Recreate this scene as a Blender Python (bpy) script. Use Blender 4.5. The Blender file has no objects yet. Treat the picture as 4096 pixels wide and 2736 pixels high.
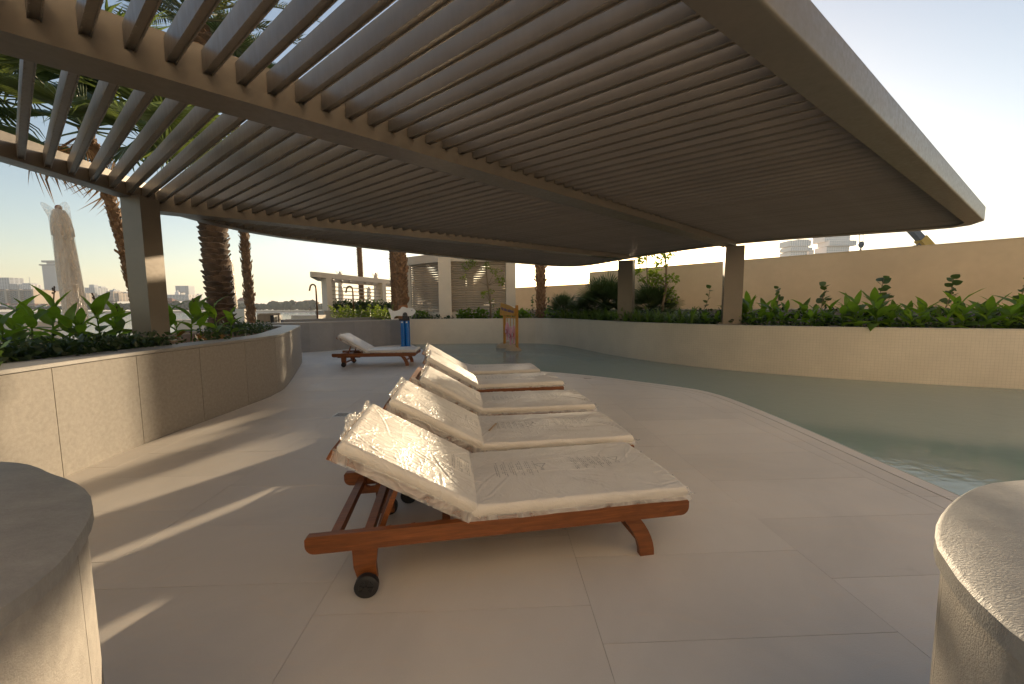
import bpy, math, random
import numpy as np
from mathutils import Vector, Matrix, noise
rad = math.radians
rnd = random.Random(7)
sc = bpy.context.scene
COL = sc.collection

# ------------------------------------------------------------------ camera, sky, sun, exposure
CAM_H = 1.4
PITCH, ROLL = math.atan(136 / 1536), .007
cam = bpy.data.cameras.new('camera'); cam.sensor_width = 36; cam.lens = 13.5
cam.clip_start = .05; cam.clip_end = 20000
cam_ob = bpy.data.objects.new('camera', cam); COL.objects.link(cam_ob)
fwd = Vector((0, math.cos(PITCH), -math.sin(PITCH)))
r0 = Vector((1, 0, 0)); u0 = Vector((0, math.sin(PITCH), math.cos(PITCH)))
rv = r0 * math.cos(ROLL) - u0 * math.sin(ROLL); uv = u0 * math.cos(ROLL) + r0 * math.sin(ROLL)
m = Matrix((rv, uv, -fwd)).transposed().to_4x4(); m.translation = (0, 0, CAM_H)
cam_ob.matrix_world = m
sc.camera = cam_ob

SUN_AZ, SUN_EL = rad(18.0), rad(9.1)
world = bpy.data.worlds.new('World'); sc.world = world; world.use_nodes = True
nt = world.node_tree; nt.nodes.clear()
sky_n = nt.nodes.new('ShaderNodeTexSky'); sky_n.sky_type = 'NISHITA'; sky_n.sun_disc = False
sky_n.sun_elevation = SUN_EL; sky_n.sun_rotation = SUN_AZ
sky_n.air_density = 1.0; sky_n.dust_density = 1.0; sky_n.ozone_density = 1.0
bg = nt.nodes.new('ShaderNodeBackground'); bg.inputs[1].default_value = .095
wo = nt.nodes.new('ShaderNodeOutputWorld')
tint = nt.nodes.new('ShaderNodeMix'); tint.data_type = 'RGBA'; tint.blend_type = 'MULTIPLY'; tint.inputs[0].default_value = 1
tint.inputs[7].default_value = (1.0, .965, .97, 1)      # warm evening white balance of the whole sky
nt.links.new(sky_n.outputs[0], tint.inputs[6]); nt.links.new(tint.outputs[2], bg.inputs[0]); nt.links.new(bg.outputs[0], wo.inputs[0])
sun = bpy.data.lights.new('sun', 'SUN'); sun.energy = 4.0; sun.angle = rad(.7); sun.color = (1, .79, .53)
sun_ob = bpy.data.objects.new('sun', sun); COL.objects.link(sun_ob)
sd = Vector((math.sin(SUN_AZ) * math.cos(SUN_EL), math.cos(SUN_AZ) * math.cos(SUN_EL), math.sin(SUN_EL)))
sun_ob.rotation_euler = sd.to_track_quat('Z', 'Y').to_euler()
sun_ob.location = (0, 0, 30)
sc.view_settings.view_transform = 'Standard'; sc.view_settings.look = 'None'
sc.view_settings.gamma = 1; sc.view_settings.use_curve_mapping = False
sc.view_settings.exposure = 1.28
sc.render.engine = 'CYCLES'
sc.cycles.use_denoising = True
sc.cycles.max_bounces = 12; sc.cycles.diffuse_bounces = 8; sc.cycles.transparent_max_bounces = 24
sc.cycles.caustics_reflective = False; sc.cycles.caustics_refractive = False
sc.cycles.sample_clamp_indirect = 6

# ------------------------------------------------------------------ materials
class NT:
    def __init__(s, t): s.t = t
    def n(s, typ, **kw):
        x = s.t.nodes.new(typ)
        for k, v in kw.items(): setattr(x, k, v)
        return x
    def l(s, a, b): s.t.links.new(a, b)
    def m(s, op, a, b=None, c=None):
        x = s.n('ShaderNodeMath', operation=op)
        for i, v in enumerate((a, b, c)):
            if v is None: continue
            if hasattr(v, 'links'): s.l(v, x.inputs[i])
            else: x.inputs[i].default_value = v
        return x.outputs[0]
    def mix(s, fac, a, b):
        x = s.n('ShaderNodeMix', data_type='RGBA')
        for sock, v in ((x.inputs[0], fac), (x.inputs[6], a), (x.inputs[7], b)):
            if hasattr(v, 'links'): s.l(v, sock)
            else: sock.default_value = v if isinstance(v, (int, float)) else (*v, 1)
        return x.outputs[2]
    def noise(s, vec, scale, detail=4, rough=.55, dist=0):
        x = s.n('ShaderNodeTexNoise'); x.inputs['Scale'].default_value = scale
        x.inputs['Detail'].default_value = detail; x.inputs['Roughness'].default_value = rough
        x.inputs['Distortion'].default_value = dist
        if vec is not None: s.l(vec, x.inputs['Vector'])
        return x.outputs['Fac']
    def ramp(s, fac, lo, hi):
        x = s.n('ShaderNodeMapRange'); x.inputs[1].default_value = lo; x.inputs[2].default_value = hi
        s.l(fac, x.inputs[0]); return x.outputs[0]
    def map(s, vec, scale=(1, 1, 1), rot=(0, 0, 0)):
        x = s.n('ShaderNodeMapping'); x.inputs['Scale'].default_value = scale; x.inputs['Rotation'].default_value = rot
        s.l(vec, x.inputs['Vector']); return x.outputs[0]

def newmat(name):
    mt = bpy.data.materials.new(name); mt.use_nodes = True
    t = mt.node_tree; t.nodes.clear()
    k = NT(t); k.out = k.n('ShaderNodeOutputMaterial'); k.bsdf = k.n('ShaderNodeBsdfPrincipled')
    k.l(k.bsdf.outputs[0], k.out.inputs[0]); k.tc = k.n('ShaderNodeTexCoord')
    return mt, k

def mul(c, f): return tuple(min(1, x * f) for x in c)

def pbr(name, col, rough=.6, var=.15, scale=3., bump=.0, bscale=60., metal=0., coat=0., spec=.5, rnd_amt=0., coord='Object', stretch=None, col2=None, world_pos=False):
    mt, k = newmat(name)
    b = k.bsdf
    if world_pos:
        g = k.n('ShaderNodeNewGeometry'); vec = g.outputs['Position']
    else: vec = k.tc.outputs[coord]
    if stretch: vec = k.map(vec, stretch)
    f1 = k.ramp(k.noise(vec, scale, 5, .6), .3, .7)
    c = k.mix(f1, col2 or mul(col, 1 - var), mul(col, 1 + var))
    f2 = k.ramp(k.noise(vec, scale * 9, 4, .6), .25, .75)
    c = k.mix(k.m('MULTIPLY', f2, .35 if var else 0), c, mul(col, 1 - var * 1.6))
    if rnd_amt:
        oi = k.n('ShaderNodeObjectInfo')
        hv = k.n('ShaderNodeHueSaturation')
        k.l(k.m('ADD', k.m('MULTIPLY', oi.outputs['Random'], rnd_amt * 2), 1 - rnd_amt), hv.inputs['Value'])
        k.l(c, hv.inputs['Color']); c = hv.outputs[0]
    k.l(c, b.inputs['Base Color'])
    rr = k.m('ADD', k.m('MULTIPLY', f2, .16), rough - .08); k.l(rr, b.inputs['Roughness'])
    b.inputs['Metallic'].default_value = metal; b.inputs['Specular IOR Level'].default_value = spec
    b.inputs['Coat Weight'].default_value = coat
    if bump:
        bn = k.n('ShaderNodeBump'); bn.inputs['Strength'].default_value = bump; bn.inputs['Distance'].default_value = .01
        k.l(k.noise(vec, bscale, 4, .6), bn.inputs['Height']); k.l(bn.outputs[0], b.inputs['Normal'])
    return mt

def leafmat(name, col, trans=.45, rough=.45, rnd_amt=.25, back=None):
    mt, k = newmat(name)
    vec = k.tc.outputs['Object']; oi = k.n('ShaderNodeObjectInfo')
    f = k.ramp(k.noise(vec, 7, 4), .3, .7)
    c = k.mix(f, mul(col, .75), mul(col, 1.25))
    hv = k.n('ShaderNodeHueSaturation'); k.l(c, hv.inputs['Color'])
    k.l(k.m('ADD', k.m('MULTIPLY', oi.outputs['Random'], rnd_amt * 2), 1 - rnd_amt), hv.inputs['Value'])
    geo = k.n('ShaderNodeNewGeometry')
    hv2 = k.n('ShaderNodeHueSaturation'); k.l(hv.outputs[0], hv2.inputs['Color'])
    k.l(k.m('ADD', k.m('MULTIPLY', geo.outputs['Random Per Island'], .5), .75), hv2.inputs['Value'])
    c = hv2.outputs[0]
    k.l(c, k.bsdf.inputs['Base Color']); k.bsdf.inputs['Roughness'].default_value = rough
    tr = k.n('ShaderNodeBsdfTranslucent')
    tc = k.mix(.6, c, back or (min(.5, col[0] * 3.2), min(.6, col[1] * 2.7), col[2] * .9)); k.l(tc, tr.inputs[0])
    ms = k.n('ShaderNodeMixShader'); ms.inputs[0].default_value = trans
    k.l(k.bsdf.outputs[0], ms.inputs[1]); k.l(tr.outputs[0], ms.inputs[2]); k.l(ms.outputs[0], k.out.inputs[0])
    return mt

def woodmat(name, col):
    mt, k = newmat(name)
    v = k.map(k.tc.outputs['Object'], (1.2, 14, 14))
    f = k.ramp(k.noise(v, 3, 6, .65, 1.2), .3, .72)
    v2 = k.map(k.tc.outputs['Object'], (2, 60, 60)); f2 = k.ramp(k.noise(v2, 4, 3), .35, .65)
    c = k.mix(f, mul(col, .6), mul(col, 1.35)); c = k.mix(k.m('MULTIPLY', f2, .35), c, mul(col, .5))
    k.l(c, k.bsdf.inputs['Base Color']); k.bsdf.inputs['Roughness'].default_value = .42
    bn = k.n('ShaderNodeBump'); bn.inputs['Strength'].default_value = .15; bn.inputs['Distance'].default_value = .004
    k.l(f2, bn.inputs['Height']); k.l(bn.outputs[0], k.bsdf.inputs['Normal'])
    return mt

def filmmat(name, opacity=.28, tint=(.9, .88, .84), stretch=(1, 1, 1)):
    mt, k = newmat(name)
    k.bsdf.inputs['Base Color'].default_value = (*tint, 1); k.bsdf.inputs['Roughness'].default_value = .12
    k.bsdf.inputs['Specular IOR Level'].default_value = .8
    tr = k.n('ShaderNodeBsdfTransparent'); ms = k.n('ShaderNodeMixShader')
    v = k.map(k.tc.outputs['Object'], stretch)
    crease = k.m('SUBTRACT', 1, k.m('ABSOLUTE', k.m('MULTIPLY', k.m('SUBTRACT', k.noise(v, 9, 3, .5, 1.5), .5), 7)))
    crease = k.m('MAXIMUM', crease, 0)
    k.l(k.m('ADD', opacity, k.m('MULTIPLY', crease, .25)), ms.inputs[0])
    bn = k.n('ShaderNodeBump'); bn.inputs['Strength'].default_value = .7; bn.inputs['Distance'].default_value = .02
    k.l(crease, bn.inputs['Height']); k.l(bn.outputs[0], k.bsdf.inputs['Normal'])
    k.l(tr.outputs[0], ms.inputs[1]); k.l(k.bsdf.outputs[0], ms.inputs[2]); k.l(ms.outputs[0], k.out.inputs[0])
    return mt

def wrapmat(name):
    """white cushion tightly wrapped in printed polythene; UV = metres along / across the cushion"""
    mt, k = newmat(name)
    b = k.bsdf
    uvn = k.tc.outputs['UV']
    sx = k.n('ShaderNodeSeparateXYZ'); k.l(uvn, sx.inputs[0]); U, V = sx.outputs[0], sx.outputs[1]
    # print: groups of text lines running across the cushion, with a loop triangle and a ring beside them
    total = None
    def add(x):
        nonlocal total
        total = x if total is None else k.m('MAXIMUM', total, x)
    dash = k.m('GREATER_THAN', k.noise(k.map(uvn, (26, 85, 1)), 1, 2, .6), .46)
    for (cu, cv, nw) in ((.30, .40, .26), (.80, .42, .26)):
        du = k.m('SUBTRACT', U, cu); dv = k.m('SUBTRACT', V, cv)
        inu = k.m('LESS_THAN', k.m('ABSOLUTE', du), nw / 2)
        ph = k.m('FRACT', k.m('MULTIPLY', U, 1 / .052)); ln = k.m('FRACT', k.m('MULTIPLY', U, 1 / .0125))
        wob = k.m('MULTIPLY', k.m('SINE', k.m('MULTIPLY', k.m('FLOOR', k.m('MULTIPLY', U, 1 / .0125)), 4.7)), .022)
        inv = k.m('LESS_THAN', k.m('ABSOLUTE', dv), k.m('ADD', .085, wob))
        x = k.m('MULTIPLY', k.m('MULTIPLY', inu, inv), k.m('MULTIPLY', k.m('LESS_THAN', ph, .74), k.m('LESS_THAN', ln, .5)))
        add(k.m('MULTIPLY', x, dash))
        tu = k.m('SUBTRACT', du, nw / 2 + .035); tv = k.m('SUBTRACT', dv, .02)
        e1 = tv; e2 = k.m('SUBTRACT', k.m('MULTIPLY', tu, .866), k.m('MULTIPLY', tv, .5)); e3 = k.m('SUBTRACT', k.m('MULTIPLY', tu, -.866), k.m('MULTIPLY', tv, .5))
        d = k.m('MAXIMUM', e1, k.m('MAXIMUM', e2, e3))
        add(k.m('LESS_THAN', k.m('ABSOLUTE', k.m('SUBTRACT', d, .02)), .0035))
        ru = tu; rv_ = k.m('ADD', tv, .065)
        d = k.m('SQRT', k.m('ADD', k.m('MULTIPLY', ru, ru), k.m('MULTIPLY', rv_, rv_)))
        add(k.m('LESS_THAN', k.m('ABSOLUTE', k.m('SUBTRACT', d, .012)), .0035))
    ob = k.tc.outputs['Object']
    f1 = k.ramp(k.noise(ob, 5, 4), .3, .7)
    c = k.mix(f1, (.66, .61, .54), (.74, .69, .62))
    c = k.mix(k.m('MULTIPLY', total, .5), c, (.06, .055, .05))
    k.l(c, b.inputs['Base Color']); b.inputs['Roughness'].default_value = .5
    b.inputs['Coat Weight'].default_value = .5; b.inputs['Coat Roughness'].default_value = .27; b.inputs['Coat IOR'].default_value = 1.5
    # creases of the film
    def ridge(vec, sc_, wdt, dist):
        nn = k.noise(vec, sc_, 3, .5, dist)
        return k.m('POWER', k.m('MAXIMUM', k.m('SUBTRACT', 1, k.m('ABSOLUTE', k.m('MULTIPLY', k.m('SUBTRACT', nn, .5), wdt))), 0), 2)
    v1 = k.map(ob, (2.2, 8.0, 5.0), (0, 0, .35)); v2 = k.map(ob, (7, 3, 5), (0, 0, -.5)); v3 = k.map(ob, (12, 5, 9), (0, 0, .9))
    msk = k.ramp(k.noise(ob, 2.3, 2), .35, .6)
    h = k.m('ADD', k.m('ADD', k.m('MULTIPLY', ridge(v1, 1.1, 22, .8), 1.0), k.m('MULTIPLY', k.m('MULTIPLY', ridge(v2, 1.2, 22, 1.2), .8), msk)), k.m('MULTIPLY', k.m('MULTIPLY', ridge(v3, 1.3, 14, .8), msk), .4))
    bn = k.n('ShaderNodeBump'); bn.inputs['Strength'].default_value = .5; bn.inputs['Distance'].default_value = .004
    k.l(h, bn.inputs['Height']); k.l(bn.outputs[0], b.inputs['Coat Normal'])
    bn2 = k.n('ShaderNodeBump'); bn2.inputs['Strength'].default_value = .2; bn2.inputs['Distance'].default_value = .007
    k.l(h, bn2.inputs['Height']); k.l(bn2.outputs[0], b.inputs['Normal'])
    return mt

def watermat(name, tint, rough=.03, bump=.15, scale=9, fac_min=.04, deep=None, ior=1.33):
    mt, k = newmat(name)
    g = k.n('ShaderNodeNewGeometry'); v = g.outputs['Position']
    bn = k.n('ShaderNodeBump'); bn.inputs['Strength'].default_value = bump; bn.inputs['Distance'].default_value = .02
    k.l(k.m('ADD', k.noise(k.map(v, (1, 1.6, 1)), scale, 3, .5, .4), k.m('MULTIPLY', k.noise(v, scale * .25, 2), 1.5)), bn.inputs['Height'])
    fr = k.n('ShaderNodeFresnel'); fr.inputs[0].default_value = ior; k.l(bn.outputs[0], fr.inputs[1])
    gl = k.n('ShaderNodeBsdfGlossy'); gl.inputs['Roughness'].default_value = rough; k.l(bn.outputs[0], gl.inputs['Normal'])
    ms = k.n('ShaderNodeMixShader'); k.l(fr.outputs[0], ms.inputs[0])
    if deep:
        df = k.n('ShaderNodeBsdfDiffuse'); df.inputs[0].default_value = (*deep, 1); k.l(df.outputs[0], ms.inputs[1])
    else:
        tr = k.n('ShaderNodeBsdfTransparent'); tr.inputs[0].default_value = (*tint, 1)
        df = k.n('ShaderNodeBsdfDiffuse'); df.inputs[0].default_value = (.52, .64, .57, 1)
        m2 = k.n('ShaderNodeMixShader'); m2.inputs[0].default_value = .58
        k.l(tr.outputs[0], m2.inputs[1]); k.l(df.outputs[0], m2.inputs[2]); k.l(m2.outputs[0], ms.inputs[1])
    k.l(gl.outputs[0], ms.inputs[2]); k.l(ms.outputs[0], k.out.inputs[0])
    return mt

M = {}
def stonefloor(name, col):
    mt, k = newmat(name); g = k.n('ShaderNodeNewGeometry'); v = g.outputs['Position']; b = k.bsdf
    cloud = k.ramp(k.noise(v, 1.1, 5, .6, .6), .3, .7); c = k.mix(cloud, mul(col, .9), mul(col, 1.07))
    vein = k.ramp(k.noise(k.map(v, (1, 3.5, 1), (0, 0, .5)), 2.2, 6, .65, 2.2), .52, .72); c = k.mix(k.m('MULTIPLY', vein, .3), c, (col[0] * 1.1, col[1] * .98, col[2] * .86))
    stain = k.ramp(k.noise(v, .55, 5, .7, 1.0), .60, .74); c = k.mix(k.m('MULTIPLY', stain, .22), c, mul(col, .62))
    drip = k.ramp(k.noise(k.map(v, (1, 1, 1)), 3.4, 3, .55, .5), .70, .76); c = k.mix(k.m('MULTIPLY', drip, .20), c, mul(col, .66))
    grain = k.noise(v, 210, 2); c = k.mix(k.m('MULTIPLY', k.ramp(grain, .35, .75), .16), c, mul(col, .75))
    scuff = k.ramp(k.noise(k.map(v, (5, 1.1, 1), (0, 0, .9)), 3.0, 5, .7, 1.6), .68, .78); c = k.mix(k.m('MULTIPLY', scuff, .22), c, mul(col, 1.25))
    oi = k.n('ShaderNodeObjectInfo'); hv = k.n('ShaderNodeHueSaturation'); k.l(k.m('ADD', k.m('MULTIPLY', oi.outputs['Random'], .08), .96), hv.inputs['Value']); k.l(c, hv.inputs['Color'])
    k.l(hv.outputs[0], b.inputs['Base Color']); k.l(k.m('ADD', k.m('MULTIPLY', cloud, .14), k.m('SUBTRACT', .46, k.m('MULTIPLY', stain, .1))), b.inputs['Roughness'])
    bn = k.n('ShaderNodeBump'); bn.inputs['Strength'].default_value = .10; bn.inputs['Distance'].default_value = .01; k.l(k.noise(v, 140, 4), bn.inputs['Height']); k.l(bn.outputs[0], b.inputs['Normal'])
    return mt
M['bronze'] = pbr('bronze_paint', (.195, .165, .13), .38, .06, 2.5, .05, 180, metal=.35, spec=.4)
M['slat'] = pbr('slat_paint', (.27, .235, .195), .36, .09, 3, .08, 90, metal=.35, spec=.4, stretch=(1, 1, .25), rnd_amt=.06)
M['floor'] = stonefloor('limestone', (.69, .635, .565))
M['grout'] = pbr('grout', (.48, .43, .375), .9, .1, 5)
M['granite'] = pbr('flamed_granite', (.36, .325, .28), .75, .14, 30, .3, 240, world_pos=True)
M['grey_stone'] = pbr('grey_stone', (.26, .25, .245), .6, .10, 3, .2, 60, rnd_amt=.08, world_pos=True)
M['coping'] = pbr('honed_stone', (.36, .335, .30), .5, .10, 8, .2, 120, world_pos=True)
M['bollard_top'] = pbr('brushed_stone', (.33, .31, .28), .5, .16, 9, .25, 170, stretch=(1, 2.2, 1), world_pos=True)
M['mosaic'] = pbr('cream_mosaic', (.66, .58, .47), .35, .08, 1.5, .0, world_pos=True)
M['mosaic_grout'] = pbr('mosaic_grout', (.44, .38, .30), .9, .05, 5)
M['plaster'] = pbr('tan_plaster', (.62, .495, .33), .85, .09, .7, .25, 40, world_pos=True)
M['cream'] = pbr('cream_render', (.60, .54, .45), .7, .05, 2, .1, 50)
M['pool_tile'] = pbr('pool_tile', (.46, .50, .42), .4, .10, 2, world_pos=True)
M['pool_grout'] = pbr('pool_grout', (.17, .20, .17), .9, .05, 5)
M['water'] = watermat('pool_water', (.70, .86, .80), .02, .10, 7)
M['sea'] = watermat('sea_water', None, .12, .6, .5, deep=(.10, .20, .26))
M['teak'] = woodmat('teak', (.24, .08, .022))
M['wrap'] = wrapmat('wrapped_cushion')
M['film'] = filmmat('clear_film', .20)
M['bag'] = filmmat('umbrella_bag', .2, (.9, .84, .74), (2.2, 2.2, .35))
M['film_thin'] = filmmat('thin_film', .26, (.86, .83, .78), (.35, .35, .35))
M['film2'] = filmmat('milky_film', .22, (.85, .78, .68))
M['rubber'] = pbr('black_rubber', (.018, .018, .02), .5, .1, 8, .1, 90)
M['steel'] = pbr('stainless_steel', (.55, .55, .54), .3, .05, 8, metal=.9)
M['soil'] = pbr('soil', (.11, .075, .045), .95, .3, 8, .9, 40)
M['mulch'] = pbr('coir_mulch', (.24, .13, .06), .95, .3, 12, 1, 60)
M['canna'] = leafmat('canna_leaf', (.10, .19, .025), .58)
M['canna_brown'] = leafmat('canna_leaf_browned', (.22, .10, .03), .3)
M['lily'] = leafmat('strap_leaf', (.10, .17, .035), .35)
M['shrub'] = leafmat('bright_shrub_leaf', (.11, .17, .03), .45)
M['dark_leaf'] = leafmat('dark_leaf', (.032, .062, .02), .3)
M['fanleaf'] = leafmat('fan_palm_leaf', (.075, .115, .05), .35, .4)
M['fan_dark'] = leafmat('fan_bush_leaf', (.05, .085, .035), .3, .45)
M['dateleaf'] = leafmat('date_palm_leaf', (.075, .095, .04), .3)
M['dead'] = leafmat('dead_frond', (.17, .10, .05), .25)
M['grape'] = leafmat('sea_grape_leaf', (.06, .11, .045), .4)
M['grape_red'] = leafmat('sea_grape_red_leaf', (.25, .04, .03), .4)
M['treeleaf'] = leafmat('tree_leaf', (.12, .18, .03), .5)
M['bark'] = pbr('palm_bark', (.16, .09, .05), .9, .35, 9, .8, 40)
M['boot'] = pbr('palm_leaf_base', (.20, .12, .065), .85, .3, 6, .5, 60, rnd_amt=.3)
M['boot_dark'] = pbr('palm_leaf_base_dark', (.13, .085, .055), .85, .35, 6, .5, 60, rnd_amt=.35)
M['fresh_bark'] = pbr('peeled_palm_bark', (.30, .13, .045), .8, .25, 6, .4, 60)
M['twig'] = pbr('thin_bark', (.22, .17, .11), .85, .2, 12, .4, 60)
M['stalk'] = pbr('dry_stalk', (.09, .06, .035), .9, .2, 12)
M['louver'] = pbr('louver_paint', (.36, .31, .245), .5, .06, 3, rnd_amt=.05)
M['canvas'] = pbr('umbrella_canvas', (.66, .55, .44), .85, .08, 4, .3, 30)
M['copper'] = pbr('bronze_pipe', (.20, .11, .06), .35, .15, 5, metal=.7)
M['blue'] = pbr('blue_plastic', (.0, .13, .42), .3, .04, 4, coat=.4)
M['white_plastic'] = pbr('white_plastic', (.74, .72, .68), .4, .03, 4, coat=.2)
M['black'] = pbr('black_plastic', (.02, .02, .022), .45, .05, 4)
M['orange'] = pbr('orange_paint', (.55, .24, .02), .4, .12, 3, coat=.3)
M['ink_blue'] = pbr('blue_lettering', (.06, .07, .22), .6, .05, 4)
M['pink'] = pbr('pink_paint', (.72, .34, .38), .4, .08, 6, coat=.3)
M['target_red'] = pbr('red_paint', (.45, .02, .05), .45, .03, 4)
M['boulder'] = pbr('moulded_rock', (.50, .36, .22), .8, .18, 3, .4, 25)
M['sand'] = pbr('sand', (.55, .40, .27), .95, .06, .05, world_pos=True)
M['far_tree'] = pbr('far_tree', (.055, .065, .03), .95, .3, .15, world_pos=True)
M['far_wall'] = pbr('far_wall', (.58, .45, .33), .8, .05, .1)
M['far_grey'] = pbr('far_grey_wall', (.34, .36, .38), .6, .05, .1)
M['far_glass'] = pbr('far_glass', (.10, .12, .14), .25, .05, .1)
M['far_white'] = pbr('far_white_wall', (.82, .74, .68), .8, .04, .1)
M['far_roof'] = pbr('far_tile_roof', (.28, .14, .09), .9, .1, .3)
M['far_red'] = pbr('far_red_wall', (.42, .14, .09), .85, .08, .2)
M['cream_front'] = pbr('cream_bounce_front', (.76, .70, .62), .8, .04, .1)  # walls of the unseen front added to bounce warm light
M['crane_yellow'] = pbr('crane_yellow', (.75, .36, .02), .4, .05, 2)
M['crane_grey'] = pbr('crane_grey', (.10, .10, .11), .5, .05, 2)
M['concrete'] = pbr('concrete', (.38, .35, .31), .85, .1, 2, .3, 40)
M['pebble'] = pbr('spigot', (.16, .15, .13), .6, .1, 6)

# ------------------------------------------------------------------ mesh helpers
class MB:
    def __init__(s): s.v = []; s.f = []; s.uv = None; s.mi = []
    def add(s, vs, fs, mi=0):
        o = len(s.v); s.v += [tuple(v) for v in vs]
        s.f += [tuple(i + o for i in f) for f in fs]; s.mi += [mi] * len(fs); return s
    def box(s, c, size, rz=0, mi=0, M4=None):
        x, y, z = (d / 2 for d in size); ca, sa = math.cos(rz), math.sin(rz); vs = []
        for dz in (-z, z):
            for dx, dy in ((-x, -y), (x, -y), (x, y), (-x, y)):
                p = Vector((c[0] + dx * ca - dy * sa, c[1] + dx * sa + dy * ca, c[2] + dz))
                vs.append(M4 @ p if M4 else p)
        return s.add(vs, [(3, 2, 1, 0), (4, 5, 6, 7), (0, 1, 5, 4), (1, 2, 6, 5), (2, 3, 7, 6), (3, 0, 4, 7)], mi)
    def bar(s, p0, p1, w, h, up=(0, 0, 1), mi=0, ext=0):
        p0, p1 = Vector(p0), Vector(p1); d = (p1 - p0).normalized(); u = Vector(up)
        sd_ = d.cross(u).normalized(); u = sd_.cross(d)
        a, b = sd_ * w / 2, u * h / 2; p0 = p0 - d * ext; p1 = p1 + d * ext
        vs = [p + i * a + j * b for p in (p0, p1) for i, j in ((-1, -1), (1, -1), (1, 1), (-1, 1))]
        return s.add(vs, [(0, 1, 2, 3), (7, 6, 5, 4), (4, 5, 1, 0), (5, 6, 2, 1), (6, 7, 3, 2), (7, 4, 0, 3)], mi)
    def tube(s, pts, rs, n=8, mi=0, cap=True):
        pts = [Vector(p) for p in pts]
        if not hasattr(rs, '__len__'): rs = [rs] * len(pts)
        vs, fs = [], []; ref = None
        for i, p in enumerate(pts):
            d = (pts[min(i + 1, len(pts) - 1)] - pts[max(i - 1, 0)]).normalized()
            if ref is None: ref = Vector((1, 0, 0)) if abs(d.x) < .8 else Vector((0, 1, 0))
            a = (ref - d * ref.dot(d)).normalized(); b = d.cross(a); ref = a
            for j in range(n):
                t = 2 * math.pi * j / n; vs.append(p + (a * math.cos(t) + b * math.sin(t)) * rs[i])
        for i in range(len(pts) - 1):
            for j in range(n):
                j2 = (j + 1) % n; fs.append((i * n + j, i * n + j2, (i + 1) * n + j2, (i + 1) * n + j))
        if cap: fs.append(tuple(range(n))[::-1]); fs.append(tuple((len(pts) - 1) * n + j for j in range(n)))
        return s.add(vs, fs, mi)
    def prism(s, pts, z0, z1, mi=0):
        n = len(pts)
        A = sum(pts[i][0] * pts[(i + 1) % n][1] - pts[(i + 1) % n][0] * pts[i][1] for i in range(n))
        if A < 0: pts = pts[::-1]
        vs = [(p[0], p[1], z0) for p in pts] + [(p[0], p[1], z1) for p in pts]
        fs = [tuple(range(n))[::-1], tuple(range(n, 2 * n))] + [(i, (i + 1) % n, n + (i + 1) % n, n + i) for i in range(n)]
        return s.add(vs, fs, mi)
    def xprism(s, prof, y0, y1, mi=0):
        """profile in (x, z), extruded along y"""
        n = len(prof)
        A = sum(prof[i][0] * prof[(i + 1) % n][1] - prof[(i + 1) % n][0] * prof[i][1] for i in range(n))
        if A > 0: prof = prof[::-1]
        if y1 < y0: y0, y1 = y1, y0
        vs = [(p[0], y0, p[1]) for p in prof] + [(p[0], y1, p[1]) for p in prof]
        fs = [tuple(range(n))[::-1], tuple(range(n, 2 * n))] + [(i, (i + 1) % n, n + (i + 1) % n, n + i) for i in range(n)]
        return s.add(vs, fs, mi)
    def sweep(s, path, sect, closed=False, mi=0):
        """sect: list of (offset to the left of the path, z); path in plan"""
        n = len(path); k = len(sect); cols = [offset(path, o, closed) for o, _ in sect]
        vs = [(cols[j][i][0], cols[j][i][1], sect[j][1]) for i in range(n) for j in range(k)]
        fs = []
        for i in range(n if closed else n - 1):
            i2 = (i + 1) % n
            for j in range(k):
                j2 = (j + 1) % k; fs.append((i * k + j, i2 * k + j, i2 * k + j2, i * k + j2))
        if not closed: fs += [tuple(range(k)), tuple((n - 1) * k + j for j in range(k))[::-1]]
        return s.add(vs, fs, mi)
    def blob(s, c, r, seed=0, sub=2, amp=.15, flat=-9, mi=0):
        vs, fs = ico(sub); out = []
        for v in vs:
            v = Vector(v); d = 1 + amp * noise.noise(v * 1.7 + Vector((seed, seed * .7, 0)))
            q = Vector((v.x * r[0] * d, v.y * r[1] * d, max(flat, v.z * r[2] * d))); out.append(q + Vector(c))
        return s.add(out, fs, mi)
    def mesh(s, name, mats, smooth=None):
        me = bpy.data.meshes.new(name); me.from_pydata(s.v, [], s.f)
        for mt in (mats if isinstance(mats, (list, tuple)) else [mats]): me.materials.append(mt)
        if any(s.mi): me.polygons.foreach_set('material_index', s.mi)
        if smooth is not None:
            me.polygons.foreach_set('use_smooth', [True] * len(me.polygons))
            if smooth < 170: me.set_sharp_from_angle(angle=rad(smooth))
        me.update(); return me

_ico = {}
def ico(sub):
    if sub in _ico: return _ico[sub]
    import bmesh
    bm = bmesh.new(); bmesh.ops.create_icosphere(bm, subdivisions=sub, radius=1)
    r = ([tuple(v.co) for v in bm.verts], [tuple(v.index for v in f.verts) for f in bm.faces]); bm.free(); _ico[sub] = r; return r

def offset(path, d, closed=False):
    out = []; n = len(path)
    for i in range(n):
        a = Vector(path[(i - 1) % n] if closed or i else path[0]); b = Vector(path[i]); c = Vector(path[(i + 1) % n] if closed or i < n - 1 else path[-1])
        t1 = (b - a); t2 = (c - b)
        if t1.length < 1e-9: t1 = t2
        if t2.length < 1e-9: t2 = t1
        t1.normalize(); t2.normalize(); n1 = Vector((-t1.y, t1.x)); n2 = Vector((-t2.y, t2.x))
        mm = (n1 + n2); L = mm.length
        mm = mm / L if L > 1e-6 else n1
        q = Vector((b.x, b.y)) + mm * d / max(.4, mm.dot(n1)); out.append((q.x, q.y))
    return out

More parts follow.
